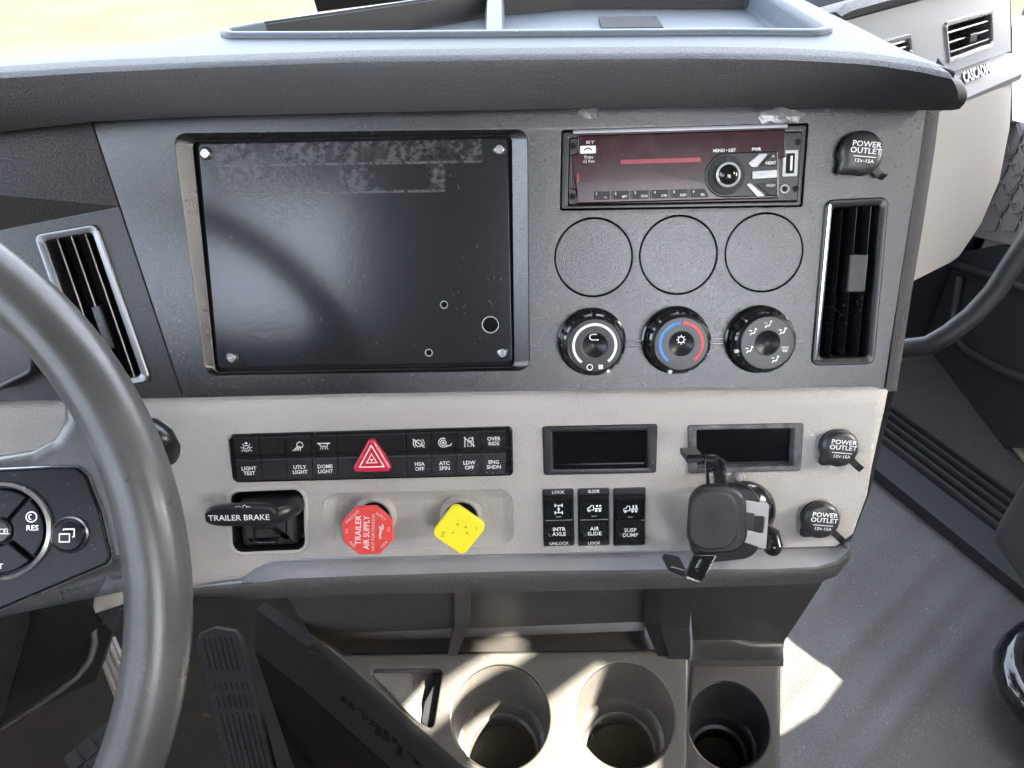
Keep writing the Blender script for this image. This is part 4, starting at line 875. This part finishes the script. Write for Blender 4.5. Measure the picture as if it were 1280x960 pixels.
# recessed cubby behind the deck
yw = -.036
def onw(x, y, yy=yw): return on_plane(x, y, Vector((0, yy, 0)), Vector((0, 1, 0)))
zf = K.world(*K.px(640, 812), -6).z
fl0 = [on_z(x, y, zf) for x, y in [(400, 803), (560, 816), (828, 815)]]; 
m = MB(); bA = [onw(x, y) for x, y in [(330, 700), (560, 700), (870, 700)]]; bB = [onw(x, y) for x, y in [(388, 793), (570, 786), (806, 777)]]; bB2 = [p + Vector((0, -.006, -.006)) for p in bB]; bC = [Vector((p.x, on_z(x, y, zf).y, zf)) if False else on_z(x, y, zf) for (x, y), p in zip([(385, 816), (560, 824), (845, 822)], bB)]
m.loft([loc(bA), loc(bB), loc(bB2), loc(bC)], closed=False, c1=False); m.build('cubby', 'console', cn, angle=30)
def rib(x0, x1, xb0, xb1, mt):
    a = [onw(x0, 735, yw - .012), onw(x1, 735, yw - .012), onw(x1, 735, yw + .004), onw(x0, 735, yw + .004)]
    d0, d1 = onw(x0, 783, yw - .012), onw(x1 - 1, 778, yw - .012)
    b = [d0, d1, d1 + Vector((0, .014, 0)), d0 + Vector((0, .014, 0))]
    e0, e1 = on_z(xb0, 820, zf + .004), on_z(xb1, 820, zf + .004)
    c = [e0, e1, e1 + Vector((0, .012, -.008)), e0 + Vector((0, .012, -.008))]
    m = MB(); m.loft([loc(a), loc(b), loc(c)], True, True); return m.build('divider_rib', mt, cn, angle=30)
rib(568, 588, 559, 571, 'console'); rib(806, 826, 822, 836, 'console_black')
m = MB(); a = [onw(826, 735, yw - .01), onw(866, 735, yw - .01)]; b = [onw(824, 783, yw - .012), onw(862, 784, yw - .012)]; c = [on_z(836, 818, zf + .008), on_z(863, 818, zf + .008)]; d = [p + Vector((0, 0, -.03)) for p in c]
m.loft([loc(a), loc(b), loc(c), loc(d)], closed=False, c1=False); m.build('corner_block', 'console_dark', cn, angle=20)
m = MB(); a = K.P([(440, 820), (560, 819), (700, 817.5), (828, 816)], 0); m.loft([[(x, y + 1.0, -.6) for x, y in a], [(x, y + 3.2, -7) for x, y in a]], closed=False, c1=False); m.build('gap_shadow_line', 'void', cn)

# side cup holder with pillar
K2 = Frame(at_depth(912, 905, .690), (1, 0, 0), KN)
sc2 = thing('side_cup_holder', 'dark grey plastic pillar with a single black cup holder next to the taupe console', 'cup holder', K2)
k2o = K2.P([(864, 822), (976, 820), (976, 985), (945, 1010), (850, 1010)])
c = K2.px(911, 906); r2 = (K2.px(962, 906)[0] - K2.px(861, 906)[0]) / 2
m = MB(); m.plate(rpoly(ccw(k2o), [4, 4, 12, 4, 4], 4), [circ(c[0], c[1], r2, 56)], z=0, edge=[(3, 0), (1, -.8), (.2, -2.2), (0, -4), (0, -200)], depth=14, hole_ch=1.8); m.build('deck', 'console_dark', sc2, angle=45)
m = MB(); m.m = SHEAR; m.lathe([(r2 + .2, -1.5), (r2 - 1, -8), (r2 - 3, -42), (r2 - 6, -44), (r2 - 7, -48), (r2 - 8, -57), (r2 - 11, -58), (r2 - 12, -72), (.5, -72)], c[0], c[1], 56); m.build('cup_well', 'console_black', sc2, angle=40)
inv2 = K2.mat().inverted(); loc2 = lambda pts: [(inv2 @ p) * 1000 for p in pts]
yp = -.040
m = MB(); secs = []
base = [on_plane(x, 823, K2.o, K2.z) for x in (862, 900, 945, 977)]
for (xs, y, dy) in (((862, 905, 960, 1032), 705, 0), ((862, 905, 960, 1026), 732, 0), ((864, 903, 945, 998), 775, .0), ((866, 901, 940, 981), 800, .0), ((866, 901, 940, 979), 811, -.008)):
    secs.append(loc2([onw(x, y, yp + dy + (.004 if i == 3 else 0)) for i, x in enumerate(xs)]))
secs.append(loc2([p + Vector((0, -.004, .003)) for p in base])); secs.append(loc2([p + Vector((0, -.007, -.002)) for p in base]))
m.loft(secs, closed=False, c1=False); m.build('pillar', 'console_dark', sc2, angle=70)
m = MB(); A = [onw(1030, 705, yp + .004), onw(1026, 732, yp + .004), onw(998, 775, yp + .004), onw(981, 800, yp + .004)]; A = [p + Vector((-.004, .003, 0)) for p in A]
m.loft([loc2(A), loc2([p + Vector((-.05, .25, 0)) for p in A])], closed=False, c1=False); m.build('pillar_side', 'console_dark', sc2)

# ================================================================== passenger side of the dash
al = R(43); ad = Vector((math.cos(al), math.sin(al), 0)); an = Vector((math.sin(al), -math.cos(al), .22)).normalized()
G = Frame(at_depth(1210, 45, .80), ad, an)
pd_ = thing('passenger_dash', 'pale passenger dash with two vents, raised lettering and a light glove box', 'dashboard', G)
vq1 = [(1180, 28), (1240, 12), (1242, 58), (1185, 79)]; vq2 = [(1080, 57), (1138, 42), (1142, 70), (1086, 90)]
po = G.P([(1000, 40), (1060, 25), (1160, -2), (1262, -32), (1264, 64), (1180, 94), (1120, 116), (1000, 150)])
m = MB(); m.plate(po, [rpoly(ccw(G.P(vq1)), 3, 3), rpoly(ccw(G.P(vq2)), 3, 3)], z=0, depth=20, ch=.6); m.build('upper_panel', 'cab_panel', pd_)
# brow above the panel
m = MB(); br_ = [(1047, 27, 9), (1060, 24, 15), (1100, 13, 16), (1170, -4, 14), (1270, -30, 14)]
secs = [];
for x, y, h in br_:
    p = G.px(x, y, 14); h = h * .8
    secs.append([(p[0], p[1] - 2, -8), (p[0], p[1], 12), (p[0], p[1] + h * .5, 17), (p[0], p[1] + h, 12), (p[0], p[1] + h - 2, -14), (p[0], p[1] + h - 12, -60)])
m.loft(secs, True, True, closed=False); m.build('brow', 'pad', pd_, angle=60)
m = MB(); m.loft([[(*c_[-2][:2], -14.5) for c_ in secs], [(c_[-2][0], c_[-2][1] - 14, -60) for c_ in secs], [(c_[-2][0], c_[-2][1] - 40, -280) for c_ in secs]], closed=False, c1=False); m.build('rear_deck', 'pad_top', pd_, angle=60)
le = [(1100, 124), (1180, 95), (1258, 66)]
m = MB(); secs = []
for x, y in le:
    p = G.px(x, y, 0); secs.append([(p[0], p[1], -2), (p[0], p[1] - 1, 9), (p[0], p[1] - 4, 12), (p[0], p[1] - 24, 21), (p[0], p[1] - 31, 19), (p[0], p[1] - 33, 8)])
m.loft(secs, True, True, closed=False); led = m.build('ledge', 'cab_ledge', pd_, angle=40)
p = G.px(1221, 91, 16); q = R(0)
tx = text('CASCADIA', 0, 0, 0, 11.5, pd_, 'dark_metal', sx=.95, bold=.25, ext=1.2)
p0_, p1_ = G.px(1180, 95, 0), G.px(1258, 66, 0); sl = math.atan2(p1_[1] - p0_[1], p1_[0] - p0_[0])
pL = G.px(1219, 92, 17); tx.matrix_local = Matrix.Translation((pL[0] * .001, pL[1] * .001, .0175)) @ Matrix.Rotation(sl, 4, 'Z') @ Matrix.Rotation(-.36, 4, 'X')
# glove box: bulging light face
m = MB(); topL = [(1100, 162), (1160, 142), (1205, 127), (1264, 102)]
gl = [[(1090, 170), (1175, 140), (1215, 124), (1250, 110), (1265, 103)], [(1090, 210), (1170, 190), (1215, 175), (1247, 165), (1262, 160)], [(1090, 260), (1165, 250), (1205, 240), (1235, 232), (1249, 226)], [(1090, 310), (1150, 305), (1185, 297), (1213, 288), (1226, 280)], [(1090, 375), (1130, 357), (1160, 342), (1188, 328), (1199, 320)]]
secs = []
for j, row in enumerate(gl):
    secs.append([(*G.px(x, y, 20 - j * j * .8 - (8 if i == 4 else 0)), 20 - j * j * .8 - (8 if i == 4 else 0)) for i, (x, y) in enumerate(row)])
m.loft(secs, closed=False, c1=False); m.loft([secs[-1], [(x, y - 6, z - 30) for x, y, z in secs[-1]], [(x, y - 6, z - 300) for x, y, z in secs[-1]]], closed=False, c1=False)
m.loft([[s[-1] for s in secs], [(s[-1][0] + 1, s[-1][1], s[-1][2] - 12) for s in secs], [(s[-1][0] - 10, s[-1][1], s[-1][2] - 260) for s in secs]], closed=False, c1=False); m.build('glove_box', 'cab_glove', pd_, angle=60)
m = MB(); rt_ = [(1262, -32), (1264, 20), (1264, 64)]; A = [(*G.px(x, y, 0), 0) for x, y in rt_]; m.loft([A, [(x + 4, y, -4) for x, y, z in A], [(x, y, -260) for x, y, z in A]], closed=False, c1=False); m.build('end_cap', 'cab_panel', pd_)
def hvent(quad, label, tab):
    c = (sum(p[0] for p in quad) / 4, sum(p[1] for p in quad) / 4); HF = G.sub(c[0], c[1], 0); t = thing('passenger_vent', label, 'air vent', HF)
    q = ccw(HF.P(quad, 1)); o = rpoly(q, 4, 4); i_ = rpoly(inset(q, 4.5), 2, 4)
    m = MB(); m.loft([[(x, y, z) for x, y in qq] for qq, z in ((inset(o, -.5), -3), (o, 1.5), (inset(o, .8), 2.6), (inset(i_, -1), 2.4), (i_, 1), (i_, -24))], False, False); m.build('frame', 'silver_trim', t, angle=30)
    m = MB(); m.slab(inset(i_, -2), [(0, -25), (0, -24)], True); m.build('duct', 'void', t)
    tl = max(q, key=lambda p: p[1] - p[0]); tr = max(q, key=lambda p: p[0] + p[1]); bl = min(q, key=lambda p: p[0] + p[1]); br2 = min(q, key=lambda p: p[1] - p[0])
    for k in range(3):
        f_ = (k + 1.15) / 4.1; a = Vector(tl).lerp(Vector(bl), f_); b = Vector(tr).lerp(Vector(br2), f_); a, b = a.lerp(b, .06), b.lerp(a, .06)
        m = MB(); m.loft([[(p.x, p.y + 3.0, -14), (p.x, p.y + 4.2, -14), (p.x, p.y + 1, -1.2), (p.x, p.y, -1)] for p in (a, b)], True, True); m.build('slat', 'black_gloss', t, angle=25)
        m = MB(); m.loft([[(p.x, p.y + .3, -1.2), (p.x, p.y - .5, -.6), (p.x, p.y + .9, -.7)] for p in (a, b)], True, True); m.build('slat_edge', 'silver_trim', t)
    if tab:
        m = MB(); m.m = Matrix.Rotation(sl * .8, 4, 'Z'); m.block(rr(4, -3, 20, 9, 2, 3), -8, 3.5, 1); m.build('tab', 'black_satin', t)
hvent(vq1, 'square passenger vent with bright frame above the raised lettering', True)
hvent(vq2, 'passenger vent partly hidden behind the center dash hood', False)

# kick panel, grab handle, door details
kp = thing('kick_panel', 'grey side panel with a hexagon patterned speaker grille beyond the glove box', 'panel')
def onx(x, y, X=1.03): return on_plane(x, y, Vector((X, 0, 0)), Vector((1, 0, 0)))
m = MB(); q = [onx(x, y) for x, y in [(1195, 100), (1300, 120), (1300, 312), (1250, 303), (1195, 290)]]; m.loft([wv(q), wv([p + Vector((.02, 0, 0)) for p in q])], True, True); m.build('board', 'grille_grey', kp)
hx = []
for r_ in range(5):
    for c_ in range(4):
        hx.append((1240 + c_ * 24 + (12 if r_ % 2 else 0), 175 + r_ * 24))
for x, y in hx:
    cc = onx(x, y, 1.028); m = MB(); hp = [(cc + Vector((0, .034 * math.cos(R(60 * k + 30)), .034 * math.sin(R(60 * k + 30))))) for k in range(6)]
    hi = [cc + (p - cc) * .9 for p in hp]; m.loft([wv(hp), wv([p + Vector((-.003, 0, 0)) for p in hp]), wv([p + Vector((-.003, 0, 0)) for p in hi]), wv(hi)], False, False); m.build('hexagon_rib', 'grille_grey', kp)
m = MB(); q = [onx(x, y, 1.02) for x, y in [(1268, 25), (1300, 25), (1300, 90), (1264, 88)]]
apt = MB(); aq = [at_depth(x, y, 1.15) for x, y in [(1266, 34), (1277, 27), (1330, 30), (1330, 165), (1266, 150)]]; apt.loft([wv(aq), wv([p + Vector((.0, .05, 0)) for p in aq])], True, True)
tag(apt.build('pillar_trim', 'door_dark'), 'dark upright door pillar trim beside the passenger dash end', 'trim')
gh = thing('grab_handle', 'bent black tubular grab handle in the passenger footwell', 'handle')
GP = [at_depth(x, y, d) for x, y, d in [(1320, 235, .98), (1285, 300, .99), (1262, 335, 1.0), (1243, 365, 1.01), (1215, 395, 1.02), (1185, 418, 1.03), (1160, 432, 1.04), (1130, 436, 1.06), (1105, 434, 1.09)]]
m = MB(); m.tube(wv(GP), 14, 20); m.build('bar', 'door_dark', gh, angle=60)
m = MB(); m.tube(wv([GP[-2], GP[-1], GP[-1] + Vector((-.01, .03, 0))]), [17, 22, 24], 20); m.build('end_mount', 'door_dark', gh, angle=60)
dr = thing('door_lower_panel', 'dark lower door panel with a moulded pocket in passenger footwell', 'door panel')
m = MB(); q = [onx(x, y, 1.034) for x, y in [(1120, 330), (1250, 306), (1330, 325), (1330, 560), (1230, 560), (1110, 505)]]; m.loft([wv(q), wv([p + Vector((.02, 0, 0)) for p in q])], True, True); m.build('board', 'door_dark', dr)
m = MB(); P = [onx(x, y, 1.025) for x, y in [(1200, 345), (1195, 380), (1188, 415), (1210, 440), (1250, 462), (1300, 482), (1340, 495)]]; m.tube(wv(P), 10, 12); m.build('pocket_moulding', 'door_dark', dr, angle=60)
m = MB(); P = [onx(x, y, 1.02) for x, y in [(1190, 330), (1240, 345), (1330, 380)]]; m.tube(wv(P), 9, 12); m.build('upper_moulding', 'door_dark', dr, angle=60)
sl2 = thing('door_sill', 'dark ribbed sill plate on the passenger footwell floor', 'sill')
e0, e1 = [on_z(x, y, .03) for x, y in ((1100, 508), (1300, 655))], None
dirv = (on_z(1300, 655, .03) - on_z(1100, 508, .03)); nv = Vector((dirv.y, -dirv.x, 0)).normalized()
s0, s1 = on_z(1105, 520, .03) - dirv * .2, on_z(1300, 662, .03) + dirv * .4
m = MB(); q = [s0 - nv * .04, s1 - nv * .04, s1 + nv * .14, s0 + nv * .14]; q = [Vector((p.x, p.y, 0)) for p in q]; m.loft([wv(q), wv([p + Vector((0, 0, .028)) for p in q])], False, True); m.build('base', 'door_dark', sl2)
for k in range(5):
    o_ = nv * (-.03 + .024 * k); a, b = s0 + o_, s1 + o_; m = MB(); w2 = nv * .006
    m.loft([wv([p - w2 + Vector((0, 0, -.004)), p - w2 * .6 + Vector((0, 0, .005)), p + w2 * .6 + Vector((0, 0, .005)), p + w2 + Vector((0, 0, -.004))]) for p in (a, b)], True, True); m.build('rib', 'black_satin', sl2)
# seat base at right
st = thing('passenger_seat_base', 'black plastic seat base edge standing on the rubber floor', 'seat base')
cs = on_z(1385, 862, .06); P = [cs + Vector((.13 * math.cos(R(a)), .10 * math.sin(R(a)), 0)) for a in range(0, 360, 15)]
m = MB(); m.tube(wv(P), 24, 16, closed=True); m.build('rail_ring', 'black_gloss', st, angle=60)
m = MB(); m.m = Matrix.Translation(cs * 1000); m.lathe([(112, -58), (108, 30), (70, 60)], 0, 0, 32); m.build('pedestal', 'black_matte', st)
m = MB(); q = at_depth(1335, 690, .8); m.m = Matrix.Translation(q * 1000); m.slab(rr(30, 0, 90, 190, 25, 5), [(12, -80), (2, -70), (0, -50), (0, 50), (3, 70), (14, 82)], True); m.build('cushion_edge', 'seat_fabric', st, angle=60)

# ================================================================== driver footwell
fw = thing('knee_bolster_cover', 'dark textured knee panel with a bright piped edge under the steering column', 'panel')
KP = Frame(at_depth(80, 880, .62), (1, 0, 0), Vector((0, -.6, .8)))
m = MB(); m.plate(KP.P([(-120, 985), (0, 912), (70, 866), (104, 842), (117, 815), (118, 785), (126, 776), (136, 780), (150, 850), (152, 1010), (-120, 1010)]), z=0, depth=10, ch=1); fwm = m.build('face', 'knee_texture', fw)
m = MB(); P = [KP.world(*KP.px(x, y, 3), 3) for x, y in [(-120, 985), (-40, 938), (0, 912), (40, 886), (75, 862), (98, 845), (112, 826), (118, 805), (117, 788), (121, 779), (128, 776)]]; m.tube(wv(P), 3.0, 10); m.build('piping', 'lip_dark', fw, angle=60)
cv = MB(); P = [at_depth(x, y, d) for x, y, d in [(-110, 700, .50), (-85, 790, .52), (-90, 880, .56), (-130, 1000, .6)]]; cv.tube(wv(P), [60, 58, 50, 46], 24); tag(cv.build('column_shroud', 'console_black', angle=60), 'dark rounded steering column shroud behind the wheel spoke', 'shroud')
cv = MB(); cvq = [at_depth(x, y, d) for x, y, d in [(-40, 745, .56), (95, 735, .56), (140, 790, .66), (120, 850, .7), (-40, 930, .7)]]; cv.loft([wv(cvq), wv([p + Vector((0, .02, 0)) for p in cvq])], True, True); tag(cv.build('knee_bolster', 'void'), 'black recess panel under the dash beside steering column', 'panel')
# floor dark mat on the driver side
dm = MB(); q = [(-1.0, -.9), (.02, -.9), (.02, .62), (-1.0, .62)]; dm.loft([wv([(x, y, .004) for x, y in q]), wv([(x, y, .014) for x, y in q])], False, True); tag(dm.build('driver_floor_mat', 'carpet_brown'), 'dark rubber driver floor mat under the pedals', 'floor mat')
# accelerator
AP = Frame(at_depth(290, 880, .86), (1, .05, 0), Vector((-.05, -.62, .78)))
ac = thing('accelerator_pedal', 'long black ribbed accelerator pedal right of the wheel rim', 'pedal', AP)
ao = rpoly(ccw(AP.P([(244, 806), (248, 792), (268, 783), (294, 788), (302, 800), (352, 1000), (290, 1000)])), 6, 4)
m = MB(); m.slab(ao, [(1, -12), (0, -9), (0, -2), (1.2, -.6), (2.5, 0)], True); m.build('pad', 'pedal_rubber', ac)
for row, (ya, yb) in enumerate(((796, 838), (852, 862), (868, 884), (890, 985))):
    for k in range(7):
        f_ = (k + .7) / 7.4; a = AP.px(247 + (ya - 790) * .235 + f_ * 51, ya + abs(f_ - .5) * 4, 0); b = AP.px(247 + (yb - 790) * .235 + f_ * 51, yb, 0)
        m = MB(); d = 1.6; m.loft([[(p[0] - d, p[1], -.2), (p[0] - d * .5, p[1], 1.8), (p[0] + d * .5, p[1], 1.8), (p[0] + d, p[1], -.2)] for p in (a, b)], True, True); m.build('tread_rib', 'pedal_rubber', ac)
BP = Frame(at_depth(115, 940, .80), (1, .42, 0), Vector((-.1, -.55, .83)))
bk = thing('brake_pedal', 'black brake pedal with a square tread grid below steering wheel', 'pedal', BP)
bo_ = rpoly(ccw(BP.P([(78, 948), (132, 903), (175, 960), (120, 1010)])), 4, 3)
m = MB(); m.slab(bo_, [(1, -14), (0, -10), (0, -1), (1.5, 0)], True); m.build('pad', 'pedal_rubber', bk)
Q = ccw(BP.P([(78, 948), (132, 903), (175, 960), (120, 1010)])); Q = [Vector(p) for p in Q]
for i in range(3):
    for j in range(3):
        cpt = lambda u, v: Q[0].lerp(Q[1], u).lerp(Q[3].lerp(Q[2], u), v); e = .05
        pts = [cpt((i + e * 2) / 3, (j + e * 2) / 3), cpt((i + 1 - e * 2) / 3, (j + e * 2) / 3), cpt((i + 1 - e * 2) / 3, (j + 1 - e * 2) / 3), cpt((i + e * 2) / 3, (j + 1 - e * 2) / 3)]
        m = MB(); m.block([(p.x, p.y) for p in pts], -.5, 2.2, .6); m.build('tread_block', 'pedal_rubber', bk)
pb = MB(); a = [at_depth(x, y, .74) for x, y in [(122, 806), (144, 795), (175, 870), (152, 885)]]
pb.loft([wv(a), wv([p + Vector((0, -.004, .004)) for p in a])], True, True); pbo = thing('pedal_bracket', 'ridged bare metal bracket strip beside the wheel rim', 'bracket')
pb.build('strip', 'grille_grey', pbo)
for k in range(3):
    f_ = .2 + .3 * k; p0, p1 = a[0].lerp(a[1], f_), a[3].lerp(a[2], f_); pb = MB(); pb.tube(wv([p0 + Vector((0, -.004, .004)), p1 + Vector((0, -.004, .004))]), 2.4, 8); pb.build('ridge', 'grille_grey', pbo)

# ================================================================== steering wheel
WD = .335; WO = at_depth(-402, 788, WD)
wn = (-FWD + RT * .10 + UP * .05).normalized()
W = Frame(WO, RT, wn)
sw = thing('steering_wheel', 'worn grey leather steering wheel with button pad on its spoke', 'steering wheel', W)
RR = (W.px(199, 760)[0] - 0)
m = MB(); N = 128; m.tube([(RR * math.cos(2 * math.pi * i / N), RR * math.sin(2 * math.pi * i / N), 0) for i in range(N)], 15.2, 24, closed=True); m.build('rim', 'rim_leather', sw, angle=80)
h_ = 2
sp_px = [(-420, 560), (-60, 573), (0, 569), (40, 562), (66, 548), (78, 528), (78, 500), (84, 470), (125, 440), (170, 520), (200, 620), (205, 720), (180, 760), (160, 745), (154, 722), (143, 712), (120, 716), (0, 772), (-100, 815), (-420, 900)]
so_ = rpoly(ccw(W.P(sp_px, h_)), 5, 3)
m = MB(); m.slab(so_, [(4, -10), (.8, -7), (0, -3), (.6, 1), (2.5, 4), (6, 6.2), (9, 6.8)], True); m.build('spoke', 'rim_leather', sw, angle=80)
pn = rpoly(ccw(W.P([(-420, 575), (-60, 590), (60, 584), (96, 584), (108, 594), (126, 640), (139, 695), (134, 705), (0, 762), (-420, 890)], 9)), 3, 3)
m = MB(); m.slab(pn, [(-.9, 4), (-.8, 7.4), (-.2, 8.2), (.2, 8.0)], True); m.build('panel_trim', 'silver_trim', sw, angle=50)
m = MB(); m.slab(pn, [(0, 5), (0, 8.6), (.4, 9.3), (1.2, 9.6)], True); m.build('button_panel', 'wheel_gloss', sw, angle=50)
cb = W.px(0, 664, 11); rb_ = W.px(62, 664, 11)[0] - cb[0]
m = MB(); m.lathe([(rb_ + 1, 9.4), (rb_ + .8, 11.5), (rb_ - .6, 12.4), (rb_ - 1.4, 11.0)], cb[0], cb[1], 56, c1=False); m.build('pad_ring', 'silver_trim', sw, angle=50)
for k in range(4):
    a0, a1 = -40 + 90 * k + 3, 50 + 90 * k - 3
    pts = arc(cb[0], cb[1], rb_ - 2.2, a0, a1, 16) + list(reversed(arc(cb[0], cb[1], 6.5, a0 + 4, a1 - 4, 8))); m = MB(); m.block(pts, 9, 12.4, .9); m.build('pad_key', 'wheel_gloss', sw)
m = MB(); m.lathe([(5.8, 9), (5.6, 12), (4.6, 12.8), (.3, 13)], cb[0], cb[1], 32); m.build('center_key', 'black_satin', sw)
text('CANCEL', cb[0] - .2, cb[1], 13, 2.6, sw, 'white_print', bold=.02, sx=.8); p = W.px(41, 660, 12); text('RES', p[0], p[1], 12.4, 2.5, sw, 'white_print', bold=.06); p = W.px(-3, 708, 12); text('SET', p[0], p[1], 12.4, 2.4, sw, 'white_print', bold=.05)
p = W.px(40, 646, 12); m = MB(); m.stroke(arc(p[0], p[1], 2.3, 0, 342, 18), .55, 12.4, True); m.stroke(arc(p[0], p[1], 1.1, 90, 270, 10), .5, 12.4); m.build('symbol', 'white_print', sw)
p = W.px(86, 669, 11); m = MB(); m.lathe([(8.6, 9), (8.6, 10.6), (7.9, 11.4), (7.4, 11.0)], p[0], p[1], 40, c1=False); m.build('key_ring', 'dark_metal', sw)
m = MB(); m.lathe([(7.7, 9), (7.6, 11), (6.6, 12.0), (.4, 12.5)], p[0], p[1], 40); kk = m.build('round_key', 'wheel_gloss', sw)
m = MB(); m.stroke(rect(p[0] - 1.2, p[1] - 1, 4.4, 3.6), .8, 12.4, True); m.stroke([(p[0] - 1.8, p[1] + 2.4), (p[0] - 1.8, p[1] + 3), (p[0] + 3, p[1] + 3), (p[0] + 3, p[1] - .6), (p[0] + 2.2, p[1] - .6)], .8, 12.4); m.build('pages_mark', 'white_print', kk)
hb = MB(); hb.lathe([(95, -30), (95, -5), (85, 8), (40, 16), (1, 18)], 0, 0, 48); hb.build('hub', 'black_matte', sw)
sk = MB(); P = [at_depth(x, y, .44) for x, y in ((120, 540), (160, 548), (190, 556), (208, 562), (220, 566))]; sk.tube(wv(P), [8, 11, 12.5, 10, 5], 24, flat=1.5); tag(sk.build('stalk_knob', 'black_satin', angle=60), 'rounded black column stalk end poking out past the wheel rim', 'stalk')
